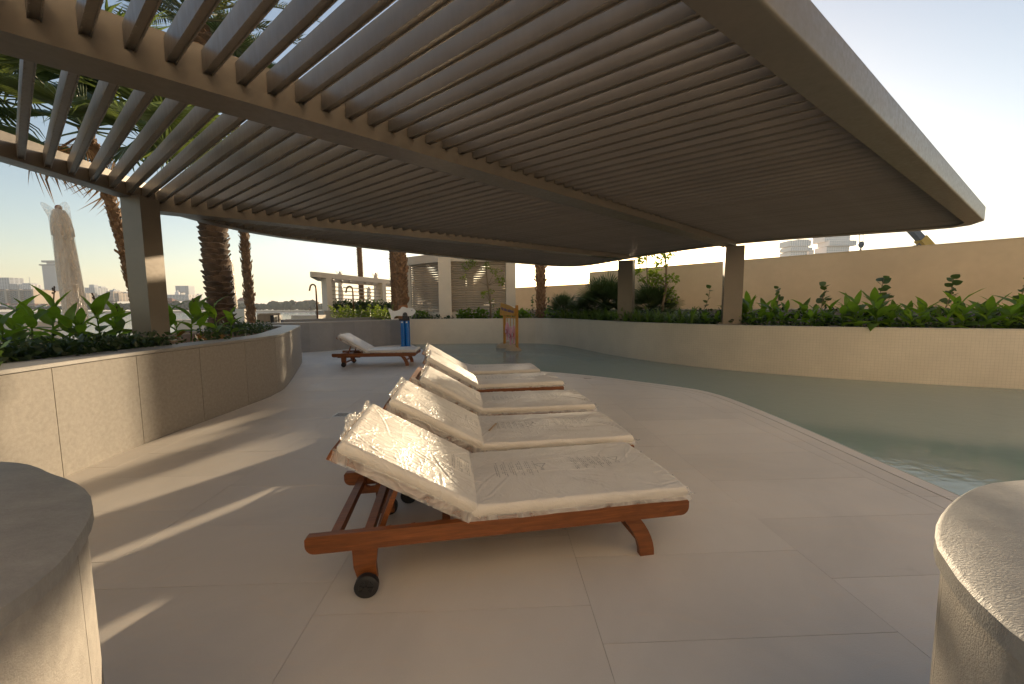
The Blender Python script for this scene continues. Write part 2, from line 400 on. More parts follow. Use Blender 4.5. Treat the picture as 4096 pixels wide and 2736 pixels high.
def smooth_path(pts, step=.25):
    """Catmull-Rom through the points, resampled"""
    P = [Vector(p) for p in pts]; P = [P[0] * 2 - P[1]] + P + [P[-1] * 2 - P[-2]]; out = []
    for i in range(1, len(P) - 2):
        p0, p1, p2, p3 = P[i - 1:i + 3]; L = (p2 - p1).length; k = max(1, int(L / step))
        for j in range(k):
            t = j / k
            q = .5 * ((2 * p1) + (p2 - p0) * t + (2 * p0 - 5 * p1 + 4 * p2 - p3) * t * t + (3 * p1 - p0 - 3 * p2 + p3) * t ** 3)
            out.append(tuple(q))
    out.append(tuple(P[-2])); return out

def arc(path):
    s = [0.]
    for a, b in zip(path, path[1:]): s.append(s[-1] + (Vector(b) - Vector(a)).length)
    return s
def sub_path(path, s0, s1):
    S = arc(path)
    def at(s):
        for i in range(len(S) - 1):
            if s <= S[i + 1]:
                t = (s - S[i]) / (S[i + 1] - S[i]); return tuple(Vector(path[i]).lerp(Vector(path[i + 1]), t))
        return tuple(path[-1])
    return [at(s0)] + [path[i] for i in range(len(S)) if s0 + .01 < S[i] < s1 - .01] + [at(s1)]

def clip_convex(subj, conv):
    """Sutherland-Hodgman: polygon subj clipped by the counter-clockwise convex polygon conv"""
    out = list(subj)
    for i in range(len(conv)):
        a, b = conv[i], conv[(i + 1) % len(conv)]; inp, out = out, []
        if not inp: break
        side = lambda p: (b[0] - a[0]) * (p[1] - a[1]) - (b[1] - a[1]) * (p[0] - a[0])
        for j in range(len(inp)):
            p, q = inp[j - 1], inp[j]; sp, sq = side(p), side(q)
            if (sp >= 0) != (sq >= 0):
                t = sp / (sp - sq); out.append((p[0] + (q[0] - p[0]) * t, p[1] + (q[1] - p[1]) * t))
            if sq >= 0: out.append(q)
    return out
def area(p): return .5 * sum(p[i - 1][0] * p[i][1] - p[i][0] * p[i - 1][1] for i in range(len(p)))
def inside(p, poly):
    r = False
    for i in range(len(poly)):
        a, b = poly[i - 1], poly[i]
        if (a[1] > p[1]) != (b[1] > p[1]) and p[0] < (b[0] - a[0]) * (p[1] - a[1]) / (b[1] - a[1]) + a[0]: r = not r
    return r

# ------------------------------------------------------------------ object helpers
def obj(name, data, parent=None, loc=(0, 0, 0), rot=(0, 0, 0), scale=None):
    o = bpy.data.objects.new(name, data); COL.objects.link(o)
    o.location = loc; o.rotation_euler = rot
    if scale is not None: o.scale = scale if hasattr(scale, '__len__') else (scale,) * 3
    if parent: o.parent = parent
    return o
def part(name, mb, mat, parent, smooth=None, kind=None, **kw):
    o = obj(name, mb.mesh(name, mat, smooth) if isinstance(mb, MB) else mb, parent, **kw)
    if kind: o['kind'] = kind
    return o
def tag(o, label=None, cat=None, group=None, kind=None):
    if label: o['label'] = label
    if cat: o['category'] = cat
    if group: o['group'] = group
    if kind: o['kind'] = kind
    return o
def thing(name, label, cat, loc=(0, 0, 0), rz=0, group=None):
    return tag(obj(name, None, None, loc, (0, 0, rz)), label, cat, group)
def copy_tree(o, parent=None):
    c = o.copy(); COL.objects.link(c)
    if parent: c.parent = parent
    for ch in o.children: copy_tree(ch, c)
    return c
def struct(name, mb, mat, smooth=None, label=None):
    o = obj(name, mb.mesh(name, mat, smooth)); o['kind'] = 'structure'
    if label: o['label'] = label
    return o
# ------------------------------------------------------------------ ground, terrace, pool
DECK_EDGE = [(3.2, -6), (3.27, 2.3), (3.3, 3.3), (3.34, 4.3), (3.34, 5.4), (3.28, 6.0), (3.12, 6.42), (2.88, 6.70), (2.37, 7.16), (1.78, 7.69), (1.01, 8.2), (.29, 8.53), (-.58, 9.05), (-1.29, 9.88), (-2.63, 12.21), (-4.05, 15.18)]
DECK_EDGE = [DECK_EDGE[0]] + smooth_path(DECK_EDGE[1:], .2)
GREY_WALL = smooth_path([(-9.5, 11.75), (-8.2, 12.0), (-7.3, 12.25), (-6.27, 12.85), (-5.7, 13.5), (-5.16, 14.3), (-4.7, 14.9), (-4.06, 15.22)], .2)
POOL_WALL = smooth_path([(-4.06, 15.22), (-2.49, 15.33), (-.48, 15.32), (.6, 15.28), (1.2, 15.1), (1.76, 14.55), (2.23, 13.55), (2.93, 11.5), (3.4, 10.45), (4.03, 9.45), (4.75, 8.58), (5.84, 7.72), (7.13, 6.97), (8.62, 6.3), (11, 5.3), (14, 4.2)], .25)
LW = smooth_path([(-3.2, .6), (-3.42, 1.4), (-3.66, 2.4), (-3.79, 3.13), (-3.87, 3.7), (-3.9, 4.4), (-3.9, 5.5), (-3.93, 6.1), (-4.0, 6.55), (-4.18, 7.05), (-4.82, 8.48), (-5.55, 10.05), (-5.75, 10.38), (-6.05, 10.55), (-6.5, 10.6), (-7.3, 10.6)], .12)
WALL_H = .975

land = MB(); land.box((20, 20, -.85), (64, 70, .5)); 
lo = struct('ground', land, M['sand'])
ter = MB(); ter.prism([(-11.5, -8), (-3.0, -8), (-4.3, 6), (-6, 12), (-6, 26), (-11.5, 26)], -.3, -.05); struct('terrace', ter, M['cream'])
deck_poly = DECK_EDGE + [(-5.2, 15.0), (-6.6, 13.2), (-9, 12.4), (-9, -6)]
dk = MB(); dk.prism(deck_poly, -.28, -.0045)
deck = struct('deck', dk, M['grout'], label='pale limestone pool deck of large rectangular tiles')

# tiles of the deck
EDGE_IN = offset(DECK_EDGE, .30)
tile_region = EDGE_IN + [(-4.6, 14.85), (-5.4, 13.8), (-6.3, 12.9), (-7.3, 12.3), (-7.3, 10.6), (-5.8, 10.4), (-4.82, 8.48), (-4.18, 7.05), (-3.9, 6.1), (-3.88, 3.7), (-3.79, 3.1), (-3.4, 1.4), (-3.1, .3), (-3.1, -3), (3.0, -3)]
if area(tile_region) < 0: tile_region = tile_region[::-1]
ta = rad(2.2); tx = Vector((math.cos(ta), math.sin(ta))); ty = Vector((-math.sin(ta), math.cos(ta)))
col_x = [-7.3, -6.0, -4.72, -3.44, -2.15, -.86, .427, 1.71, 3.0, 4.3]
for ci in range(len(col_x) - 1):
    ph = [.0, .31, .12, .44, .22, .0, .35, .12, .4][ci]
    for ri in range(-6, 27):
        y0 = ri * .56 + ph; x0, x1 = col_x[ci], col_x[ci + 1]; g = .0011
        q = [tx * a + ty * b for a, b in ((x0 + g, y0 + g), (x1 - g, y0 + g), (x1 - g, y0 + .56 - g), (x0 + g, y0 + .56 - g))]
        if max(p.y for p in q) < -.6: continue
        pl = clip_convex(tile_region, [(p.x, p.y) for p in q])
        if len(pl) < 3 or abs(area(pl)) < .01: continue
        b = MB(); b.prism(pl, -.0044, rnd.uniform(-.0006, .0006))
        part('tile', b, M['floor'], deck)
# coping strips with an overflow slot between them
for (a, b_, nm, mt) in ((.0, .125, 'edge_coping', 'floor'), (.128, .138, 'overflow_slot', 'concrete'), (.140, .297, 'edge_coping', 'floor')):
    S = arc(DECK_EDGE)[-1]; cuts = [0] + [x * .9 + 4.2 for x in range(40) if x * .9 + 4.2 < S - .4] + [S]
    if nm == 'overflow_slot': cuts = [0, S]
    for s0, s1 in zip(cuts, cuts[1:]):
        sp = sub_path(DECK_EDGE, s0 + .0015, s1 - .0015)
        if len(sp) < 2: continue
        k = MB(); zt = -.0035 if nm == 'overflow_slot' else .001
        k.sweep(sp, [(a, -.0044), (b_, -.0044), (b_, zt), (a, zt)])
        part(nm, k, M[mt], deck)
lip = MB(); lip.sweep(DECK_EDGE, [(-.012, -.45), (-.002, -.45), (-.002, .002), (-.012, .002)]); part('pool_lip', lip, M['pool_tile'], deck)

pool_poly = DECK_EDGE + POOL_WALL + [(14, -6)]
pf = MB(); pf.prism(offset(pool_poly, 0), -.75, -.42); pool = struct('pool_basin', pf, M['pool_grout'], label='shallow pool basin lined with small square tiles')
pt = MB(); G = .098
pa = rad(33); px_ = Vector((math.cos(pa), math.sin(pa))); py_ = Vector((-math.sin(pa), math.cos(pa)))
for i in range(-60, 190):
    for j in range(-120, 160):
        c = px_ * (i * G) + py_ * (j * G)
        if c.y < 1.2 or c.x > 11 or (c.x < 3.1 and c.y < 6.0): continue
        if not inside((c.x, c.y), pool_poly): continue
        h = G / 2 - .004; z = -.412 + rnd.uniform(-.0012, .0012)
        vs = [(c.x + px_.x * a + py_.x * b, c.y + px_.y * a + py_.y * b, z) for a, b in ((-h, -h), (h, -h), (h, h), (-h, h))]
        pt.add(vs, [(0, 1, 2, 3)])
part('tile', pt, M['pool_tile'], pool, kind='stuff')
ww = MB(); n_ = len(pool_poly); ww.add([(p[0], p[1], -.015) for p in pool_poly], [tuple(range(n_))[::-1]]); 
o = struct('pool_water', ww, M['water'], label='still greenish water in the shallow pool')
sea = MB(); sea.add([(-6000, -1000, -3), (6000, -1000, -3), (6000, 11000, -3), (-6000, 11000, -3)], [(0, 1, 2, 3)]); struct('sea', sea, M['sea'])

# ------------------------------------------------------------------ walls round the court
# curved grey stone wall behind the far lounger
gw = thing('stone_wall', 'curved dark grey stone wall behind the single far lounger', 'wall')
k = MB(); k.sweep(GREY_WALL, [(.03, -.05), (.3, -.05), (.3, .95), (.03, .95)]); part('wall_core', k, M['grout'], gw)
S = arc(GREY_WALL)[-1]; q = [i * S / 9 for i in range(10)]
for s0, s1 in zip(q, q[1:]):
    k = MB(); k.sweep(sub_path(GREY_WALL, s0 + .002, s1 - .002), [(0, .0), (.028, .0), (.028, .945), (0, .945)]); part('stone_panel', k, M['grey_stone'], gw)
q = [i * S / 5 for i in range(6)]
for s0, s1 in zip(q, q[1:]):
    k = MB(); k.sweep(sub_path(GREY_WALL, s0 + .001, s1 - .001), [(-.006, .952), (.32, .952), (.32, .985), (-.006, .985)]); part('coping_stone', k, M['coping'], gw)
# cream mosaic wall round the pool
pw = thing('pool_wall', 'long curved cream mosaic wall along the back of the pool', 'wall')
k = MB(); k.sweep(POOL_WALL, [(0, -.45), (.22, -.45), (.22, .965), (0, .965)]); part('wall_core', k, M['mosaic_grout'], pw)
ms = MB(); P = []; S = arc(POOL_WALL)[-1]; T = .052; n = int(S / T)
prev = sub_path(POOL_WALL, 0, .001)[0]
ptsS = []
Sarr = arc(POOL_WALL); seg = 0
for i in range(n + 1):
    s_ = i * T
    while seg < len(Sarr) - 2 and Sarr[seg + 1] < s_: seg += 1
    t = (s_ - Sarr[seg]) / (Sarr[seg + 1] - Sarr[seg]); ptsS.append(Vector(POOL_WALL[seg]).lerp(Vector(POOL_WALL[seg + 1]), t))
for i in range(n):
    a, b = ptsS[i], ptsS[i + 1]; d = (b - a).normalized(); nn = Vector((d.y, -d.x))
    a2 = a + d * .0009; b2 = b - d * .0009
    for j in range(-4, 19):
        z0 = j * T + .0009; z1 = z0 + T - .0018; o_ = [nn * (.002 + rnd.uniform(0, .0007)) for _ in range(2)]
        ms.add([(a2.x + o_[0].x, a2.y + o_[0].y, z0), (b2.x + o_[1].x, b2.y + o_[1].y, z0), (b2.x + o_[1].x, b2.y + o_[1].y, z1), (a2.x + o_[0].x, a2.y + o_[0].y, z1)], [(0, 1, 2, 3)])
part('mosaic_tile', ms, M['mosaic'], pw, kind='stuff')
k = MB(); k.sweep(POOL_WALL, [(-.008, .988), (-.008, .968), (.235, .968), (.235, .988)]); part('coping', k, M['cream'], pw)
# granite planter wall on the left
lw = thing('planter_wall', 'low curved planter wall clad in flamed granite panels, left of the loungers', 'wall')
k = MB(); k.sweep(LW, [(.03, -.2), (.26, -.2), (.26, WALL_H - .035), (.03, WALL_H - .035)]); part('wall_core', k, M['grout'], lw)
S = arc(LW)[-1]
# joints measured along the face: start from the one 3.13 m ahead
base_s = arc(LW)[min(range(len(LW)), key=lambda i: abs(LW[i][1] - 3.13) + (LW[i][0] < -4.5))]
q = [0, base_s - 1.7, base_s - .85, base_s]
while q[-1] + .82 < S: q.append(q[-1] + .82)
q.append(S)
for s0, s1 in zip(q, q[1:]):
    k = MB(); k.sweep(sub_path(LW, s0 + .003, s1 - .003), [(0, .0), (.028, .0), (.028, WALL_H - .042), (0, WALL_H - .042)]); part('granite_panel', k, M['granite'], lw)
q = [0, base_s - .85] + [base_s + 1.64 * i for i in range(1, 20) if base_s + 1.64 * i < S - .3] + [S]
for s0, s1 in zip(q, q[1:]):
    k = MB(); k.sweep(sub_path(LW, s0 + .001, s1 - .001), [(-.004, WALL_H - .034), (.40, WALL_H - .034), (.40, WALL_H - .004), (.396, WALL_H), (.0, WALL_H), (-.004, WALL_H - .004)]); part('coping_stone', k, M['coping'], lw)
soil = MB(); sp = offset(LW, .24) + [(-7.3, 6), (-7.0, 2), (-6.6, .4)]
k = 26
vs = []; fs = []
for (x0, y0, x1, y1) in ((-7.3, .4, -3.5, 10.5),):
    nx, ny = 40, 90
    for j in range(ny + 1):
        for i in range(nx + 1):
            x = x0 + (x1 - x0) * i / nx; y = y0 + (y1 - y0) * j / ny
            vs.append((x, y, .84 + .10 * noise.noise(Vector((x * 1.3, y * 1.3, 0))) + .03 * noise.noise(Vector((x * 7, y * 7, 3))) + .05 * max(0, 1 - abs(y - 6.4))))
    for j in range(ny):
        for i in range(nx):
            x = x0 + (x1 - x0) * (i + .5) / nx; y = y0 + (y1 - y0) * (j + .5) / ny
            if inside((x, y), sp): a = j * (nx + 1) + i; fs.append((a, a + 1, a + nx + 2, a + nx + 1))
soil.add(vs, fs); o = struct('planter_soil', soil, M['mulch'], 180)
bw_ = MB(); bw_.sweep([(-7.3, 10.6), (-7.35, 6), (-7.05, 2), (-6.65, .4)], [(0, -.2), (.2, -.2), (.2, .93), (0, .93)])
tag(obj('back_kerb', bw_.mesh('back_kerb', M['cream'])), 'cream kerb wall along the seaward side of the left planter', 'wall')
# planter behind the pool wall
bs = MB(); rear = [(14, 10), (9.2, 9.2), (2.4, 15.6), (.5, 17.6), (-6, 20.5), (-11.4, 20.5), (-9.6, 12.2)]
bp = GREY_WALL[1:-1] + POOL_WALL; bp = offset(bp, .2)
bs.prism(bp + rear, .2, .93); struct('planting_bed', bs, M['soil'])

# two rounded stone pillars beside the camera
def bollard(name, label, pts, zt):
    t = thing(name, label, 'pillar')
    P = smooth_path(pts, .05)
    if area(P) < 0: P = P[::-1]
    inn = offset(P, .012, True)
    k = MB(); k.prism(inn, 0, zt - .05); part('core', k, M['grout'], t)
    k = MB(); k.sweep(P, [(0, 0), (.011, 0), (.011, zt - .046), (0, zt - .046)], True)
    # vertical panels round the curve
    Pc = P + [P[0]]; S = arc(Pc)[-1]; nn = max(6, int(S / .33))
    for i in range(nn):
        k = MB(); k.sweep(sub_path(Pc, i * S / nn + .0015, (i + 1) * S / nn - .0015), [(0, 0), (.011, 0), (.011, zt - .047), (0, zt - .047)]); part('stone_panel', k, M['granite'], t, 40)
    top = offset(P, -.012, True); k = MB(); n = len(top); r = .008
    t2 = offset(P, -.012 + r, True)
    k.prism(top, zt - .04, zt - r); k.v = k.v; part('top_slab', k, M['bollard_top'], t, 40)
    k = MB(); vs = [(p[0], p[1], zt - r) for p in top] + [(p[0], p[1], zt) for p in t2]
    k.add(vs, [(i, (i + 1) % n, n + (i + 1) % n, n + i) for i in range(n)] + [tuple(range(n, 2 * n))]); part('top_slab', k, M['bollard_top'], t, 60)
    return t
bollard('stone_pillar', 'rounded stone pillar top half in shade beside the granite planter wall', [(-3.0, .9), (-2.2, 1.12), (-1.56, 1.12), (-1.30, 1.035), (-1.12, .95), (-1.0, .86), (-.92, .77), (-.86, .69), (-.815, .60), (-.80, .45), (-.86, .3), (-1.0, .16), (-1.4, .05), (-2.2, .0), (-3, .05)], .95)
bollard('stone_pillar', 'rounded stone pillar with sunlit side next to the pool edge', [(2.4, .85), (1.7, .96), (1.29, .945), (1.13, .90), (1.0, .83), (.89, .755), (.81, .68), (.755, .60), (.71, .5), (.70, .38), (.75, .26), (.88, .15), (1.2, .04), (1.8, .0), (2.4, .05)], .95)

# tall tan boundary wall with a step, and a low ledge before it
d_ = Vector((.7187, -.6953)); nrm = Vector((.6953, .7187)); A0 = Vector((3.38, 16.85))
def bwall(s0, s1, z1, name='boundary_wall', label=None, back=0.):
    k = MB(); a, b = A0 + d_ * s0 + nrm * back, A0 + d_ * s1 + nrm * back
    k.prism([tuple(a), tuple(b), tuple(b + nrm * .25), tuple(a + nrm * .25)], -.3, z1)
    k2 = MB(); k2.prism([tuple(a - nrm * .012), tuple(b - nrm * .012), tuple(b + nrm * .262), tuple(a + nrm * .262)], z1 + .001, z1 + .02)
    t = thing(name, label, 'wall'); part('render_coat', k, M['plaster'], t); part('capping', k2, M['plaster'], t)
bwall(0, 22, 2.9, label='tall tan rendered boundary wall behind the pool planting')
bwall(-6.6, .8, 2.45, label='lower stepped-down stretch of tan boundary wall near the palm', back=.55)
k = MB(); a, b = A0 + d_ * -.5 - nrm * .95, A0 + d_ * 22 - nrm * .95
k.prism([tuple(a), tuple(b), tuple(b + nrm * .94), tuple(a + nrm * .94)], -.2, 1.30)
k2 = MB(); k2.prism([tuple(a - nrm * .01), tuple(b - nrm * .01), tuple(b + nrm * .942), tuple(a + nrm * .942)], 1.301, 1.325)
t = thing('planter_ledge', 'low dark ledge with pale capping at the foot of the tan wall', 'wall'); part('ledge_face', k, M['grey_stone'], t)
k = MB(); a, b = A0 + d_ * -6.0 - nrm * .4, A0 + d_ * -.5 - nrm * .4; ledge_return = [tuple(a), tuple(b), tuple(b + nrm * .92), tuple(a + nrm * .92)]; k.prism(ledge_return, -.2, 1.30); part('ledge_face', k, M['grey_stone'], t)
k = MB(); k.prism(ledge_return, 1.301, 1.325); part('capping', k, M['cream'], t)
k = k2; part('capping', k2, M['cream'], t)

# ------------------------------------------------------------------ pergola roof
OUT = [(-5.0, -1.5), (-5.0, 1.0), (-5.02, 3.9), (-5.08, 5.0), (-5.2, 6.0), (-5.2, 6.6), (-5.08, 7.3), (-4.78, 7.98), (-4.17, 8.75), (-2.64, 10.41), (-1.11, 11.84), (.37, 13.02), (1.08, 13.57), (1.7, 13.93), (2.2, 14.0), (2.6, 13.78), (2.95, 13.25), (3.4, 12.25), (3.94, 11.15), (4.6, 10.1), (5.15, 9.42), (5.75, 8.93), (6.4, 8.55), (7.46, 8.04), (8.15, 7.7), (8.42, 7.5), (8.5, 7.25), (8.3, 6.89)]
OUT = smooth_path(OUT, .3) + [(1.2, 1.97), (-3.5, -1.29)] + smooth_path([(-3.9, -1.6), (-4.35, -1.85), (-4.75, -1.9), (-4.98, -1.65)], .12)[:-1]
perg = thing('pergola', 'large curved bronze metal pergola roof of close slats over the loungers', 'pergola')
FZ0, FZ1 = 2.86, 3.10
S_ = OUT + [OUT[0]]; Ls = arc(S_)[-1]
fa = MB(); r = .02
fa.sweep(OUT, [(0, FZ0 + r), (-r * .3, FZ0 + r * .3), (-r, FZ0), (-.22, FZ0), (-.22, FZ1), (0, FZ1)], True); part('fascia', fa, M['bronze'], perg, 50)
INN = offset(OUT, -.218, True)
MID0, MID1 = Vector((-4.85, .06)), Vector((5.02, 8.98)); LB0, LB1 = Vector((-5.0, 5.52)), Vector((3.3, 11.22))
def add_beam(p0, p1):
    d = (p1 - p0).normalized()
    k = MB(); a = Vector((*p0, 0)); b = Vector((*p1, 0))
    k.bar(a + Vector((0, 0, 2.815)), b + Vector((0, 0, 2.815)), .28, .09)
    k.bar(a + Vector((0, 0, 2.868)), b + Vector((0, 0, 2.868)), .25, .012)
    k.bar(a + Vector((0, 0, 2.968)), b + Vector((0, 0, 2.968)), .19, .184)
    part('beam', k, M['bronze'], perg)
add_beam(MID0, MID1); add_beam(LB0, LB1)
sdv = Vector((-.795, .607)).normalized(); snv = Vector((-sdv.y * -1, -sdv.x * -1)); snv = Vector((.607, .795)).normalized()
SP, W, SZ0, SZ1 = .172, .05, 2.885, 3.022
def cross_t(c, a, b):
    na, nb = snv.dot(Vector(a)) - c, snv.dot(Vector(b)) - c
    if (na > 0) == (nb > 0): return None
    t = na / (na - nb); q = Vector(a).lerp(Vector(b), t); return sdv.dot(q)
k_ = -34
slat_n = 0
while True:
    c = 1.40 + SP * k_; k_ += 1
    if c > 12.9: break
    ts = sorted(t for t in (cross_t(c, INN[i - 1], INN[i]) for i in range(len(INN))) if t is not None)
    for t0, t1 in zip(ts[::2], ts[1::2]):
        cuts = []
        for a, b in ((MID0, MID1), (LB0, LB1)):
            x = cross_t(c, a, b)
            if x is not None: cuts.append(x)
        edges = [t0]
        for x in sorted(cuts):
            if t0 < x < t1: edges += [x - .098, x + .098]
        edges.append(t1)
        for e0, e1 in zip(edges[::2], edges[1::2]):
            L = e1 - e0
            if L < .12: continue
            mid = sdv * ((e0 + e1) / 2) + snv * c
            b = MB(); h_, lp_, dp_ = W / 2, .007, .012       # box section with a recessed channel along its underside
            b0_, t0_ = SZ0 - 2.9, SZ1 - 2.9; pf_ = [(-h_, b0_), (-h_ + lp_, b0_), (-h_ + lp_, b0_ + dp_), (h_ - lp_, b0_ + dp_), (h_ - lp_, b0_), (h_, b0_), (h_, t0_), (-h_, t0_)]
            b.add([(x, y, z) for x in (-L / 2, L / 2) for y, z in pf_], [(i, (i + 1) % 8, 8 + (i + 1) % 8, 8 + i)[::-1] for i in range(8)] + [(0, 1, 2, 3, 4, 5, 6, 7), tuple(range(15, 7, -1))])
            if mid.length < 7:      # rivet heads along both lower edges
                for i in range(int(L / .085)):
                    for sg in (-1, 1):
                        x = -L / 2 + (i + .5) * .085
                        b.box((x, sg * .0205, SZ0 - 2.9 - .0015), (.009, .006, .003))
            part('slat', b, M['slat'], perg, loc=(mid.x, mid.y, 2.9), rot=(0, 0, math.atan2(sdv.y, sdv.x))); slat_n += 1
print('slats', slat_n)
def column(x, y, rz, sx, sy, zb, parent=perg, zt=2.768):
    b = MB(); b.box((x, y, (zb + zt) / 2), (sx, sy, zt - zb), rz); part('column', b, M['bronze'], parent)
    b = MB(); b.box((x, y, zb + .008), (sx + .2, sy + .2, .016), rz)
    pl = part('base_plate', b, M['bronze'], parent)
    for dx in (-1, 1):
        for dy in (-1, 1):
            q = Vector((x, y, zb + .016)) + Matrix.Rotation(rz, 3, 'Z') @ Vector((dx * (sx / 2 + .06), dy * (sy / 2 + .06), 0))
            k = MB(); k.tube([q, q + Vector((0, 0, .02)), q + Vector((0, 0, .033))], [.024, .024, .012], 10); part('bolt', k, M['bronze'], pl, 50)
column(-4.88, 5.2, 0, .25, .28, .975, zt=2.88)
column(3.42, 11.55, rad(-28), .42, .36, .99)
column(5.12, 8.98, rad(-22), .38, .34, .99)

# ------------------------------------------------------------------ sun loungers
def scoop_rail(y):
    pts = [(.10, .215), (.10, .29)]
    for x0 in (.14, .26, .38, .50):
        pts += [(x0, .288), (x0 + .012, .262), (x0 + .035, .252), (x0 + .06, .254), (x0 + .085, .272), (x0 + .1, .286)]
    pts += [(.64, .29), (.64, .215)]
    k = MB(); k.xprism(pts, y - .014, y + .014); return k
def section_mesh(name, L, Wd, T, seed, u_off, nu=190, crown=.012):
    """wrapped cushion: rounded box with film creases pulled across it; x along, y across, z up from 0"""
    k = MB(); r = T * .48; nt_ = 110; loop = []; q = random.Random(seed * 31 + 5)
    for i in range(nt_ + 1):                      # top, from +y to -y
        loop.append((Wd / 2 - r * .6 - (Wd - 1.2 * r) * i / nt_, T, 1))
    for i in range(1, 10): a = math.pi * i / 10; loop.append((-(Wd / 2 - r * .6) - r * .6 * math.sin(a), T / 2 + T / 2 * math.cos(a), math.cos(a / 2)))
    for i in range(9): loop.append((-(Wd / 2 - r * .6) + (Wd - 1.2 * r) * i / 8, 0, 0))
    for i in range(1, 10): a = math.pi * i / 10; loop.append((Wd / 2 - r * .6 + r * .6 * math.sin(a), T / 2 - T / 2 * math.cos(a), math.sin(a / 2)))
    n = len(loop); lp = np.array(loop); us = np.linspace(0, L, nu + 1)
    # unfolded coordinate across the cushion, so that creases run over the rounded side
    arc_y = np.where(lp[:, 2] > .99, lp[:, 0], np.sign(lp[:, 0]) * (Wd / 2 + (T - lp[:, 1]) * 1.1))
    Ug, Yg = np.meshgrid(us, arc_y, indexing='ij'); H = np.zeros_like(Ug)
    def crease(u0, y0, u1, y1, amp, w):
        d = np.array((u1 - u0, y1 - y0)); ln = np.hypot(*d); d /= ln
        bend = q.uniform(-.12, .12) * ln
        s_ = (Ug - u0) * d[0] + (Yg - y0) * d[1]; t_ = np.clip(s_ / ln, 0, 1)
        o_ = (Ug - u0) * -d[1] + (Yg - y0) * d[0] - bend * np.sin(t_ * np.pi)
        end = np.sin(t_ * np.pi) ** .6; ov = np.maximum(0, np.maximum(-s_, s_ - ln))
        H[...] += amp * end * np.exp(-(ov / .01) ** 2) * (np.exp(-(o_ / w) ** 2) - .45 * np.exp(-((o_ - w * 1.8) / (w * 1.6)) ** 2))
    for _ in range(30):                           # long pulls along the cushion
        u0 = q.uniform(-.1, L * .8); y0 = q.uniform(-Wd / 2, Wd / 2); ln = q.uniform(.2, .6); a = q.gauss(0, .38) + (.25 if y0 > 0 else -.1)
        crease(u0, y0, u0 + ln * math.cos(a), y0 + ln * math.sin(a), q.uniform(.003, .0065), q.uniform(.0045, .008))
    for _ in range(16):                           # fans from the four corners
        cu, cy = q.choice((0, L)), q.choice((-1, 1)) * Wd * .47; a = math.atan2(-cy, L / 2 - cu) + q.uniform(-.6, .6); ln = q.uniform(.15, .5)
        crease(cu, cy, cu + ln * math.cos(a), cy + ln * math.sin(a), q.uniform(.003, .006), q.uniform(.0045, .007))
    for _ in range(75):                           # short crumples
        u0 = q.uniform(0, L); y0 = q.uniform(-Wd / 2 - .05, Wd / 2 + .05); ln = q.uniform(.04, .14); a = q.gauss(0, .9)
        crease(u0, y0, u0 + ln * math.cos(a), y0 + ln * math.sin(a), q.uniform(.0015, .0035), q.uniform(.004, .006))
    for _ in range(26):                           # gathers at the two ends
        cu = q.choice((0, L)); sg = 1 if cu == 0 else -1; y0 = q.uniform(-Wd / 2, Wd / 2); ln = q.uniform(.05, .16)
        crease(cu, y0, cu + sg * ln, y0 + q.uniform(-.03, .03), q.uniform(.003, .006), .006)
    cap_ = .006 if L > 1 else .0024
    H = cap_ * np.tanh(H / cap_)
    vs = []; uvs = []
    for iu in range(nu + 1):
        u = us[iu]; e = min(u, L - u); sq = math.sqrt(max(0, 1 - (max(0, r - e) / r) ** 2)) if e < r else 1
        sq = max(sq, .05)
        for j, (y, z, topw) in enumerate(loop):
            h = H[iu, j] * min(1, .4 + e / .02)
            cz = T / 2 + (z - T / 2) * sq; yy = y * (1 - .02 * (1 - sq))
            if topw > 0:
                cz += topw * (h + crown * (1 - (2 * y / Wd) ** 2) * sq + .0045 * noise.noise(Vector((u * 2.6, y * 3.5, seed + 20))))
            if topw < .99 and topw > 0: yy += math.copysign(h * .8, y) + .004 * noise.noise(Vector((u * 7, z * 20, seed + 60)))
            vs.append((u, yy, cz)); uvs.append((u_off + u, y + Wd / 2))
    fs = []
    for iu in range(nu):
        for j in range(n):
            j2 = (j + 1) % n; fs.append((iu * n + j, (iu + 1) * n + j, (iu + 1) * n + j2, iu * n + j2))
    fs += [tuple(range(n)), tuple(nu * n + j for j in range(n))[::-1]]
    k.add(vs, fs); me = k.mesh(name, M['wrap'], 180)
    ul = me.uv_layers.new(name='UVMap'); idx = np.empty(len(me.loops), dtype=np.int32); me.loops.foreach_get('vertex_index', idx)
    ul.data.foreach_set('uv', np.array(uvs, dtype=np.float32)[idx].ravel())
    return me
def crumple(w, depth, seed, nx=60, ny=8, lift=.03, amp=.03, fq=1.):
    """loose gathered film: sheet from x = 0 to depth, y = -w/2..w/2"""
    k = MB(); vs = []
    for i in range(nx + 1):
        for j in range(ny + 1):
            y = -w / 2 + w * i / nx; t = j / ny
            dd = depth * (.75 + .45 * noise.noise(Vector((y * 7 * fq, 1, seed))))
            a = amp * t * (noise.noise(Vector((y * 16 * fq, t * 1.5, seed))) + .6 * noise.noise(Vector((y * 40 * fq, t * 3, seed + 5))))
            vs.append((dd * t + a * .5, y + .02 * t * noise.noise(Vector((y * 9, t, seed + 8))), lift * t + a))
    fs = [(i * (ny + 1) + j, (i + 1) * (ny + 1) + j, (i + 1) * (ny + 1) + j + 1, i * (ny + 1) + j + 1) for i in range(nx) for j in range(ny)]
    k.add(vs, fs); return k
WID = .76
LEGS = {}
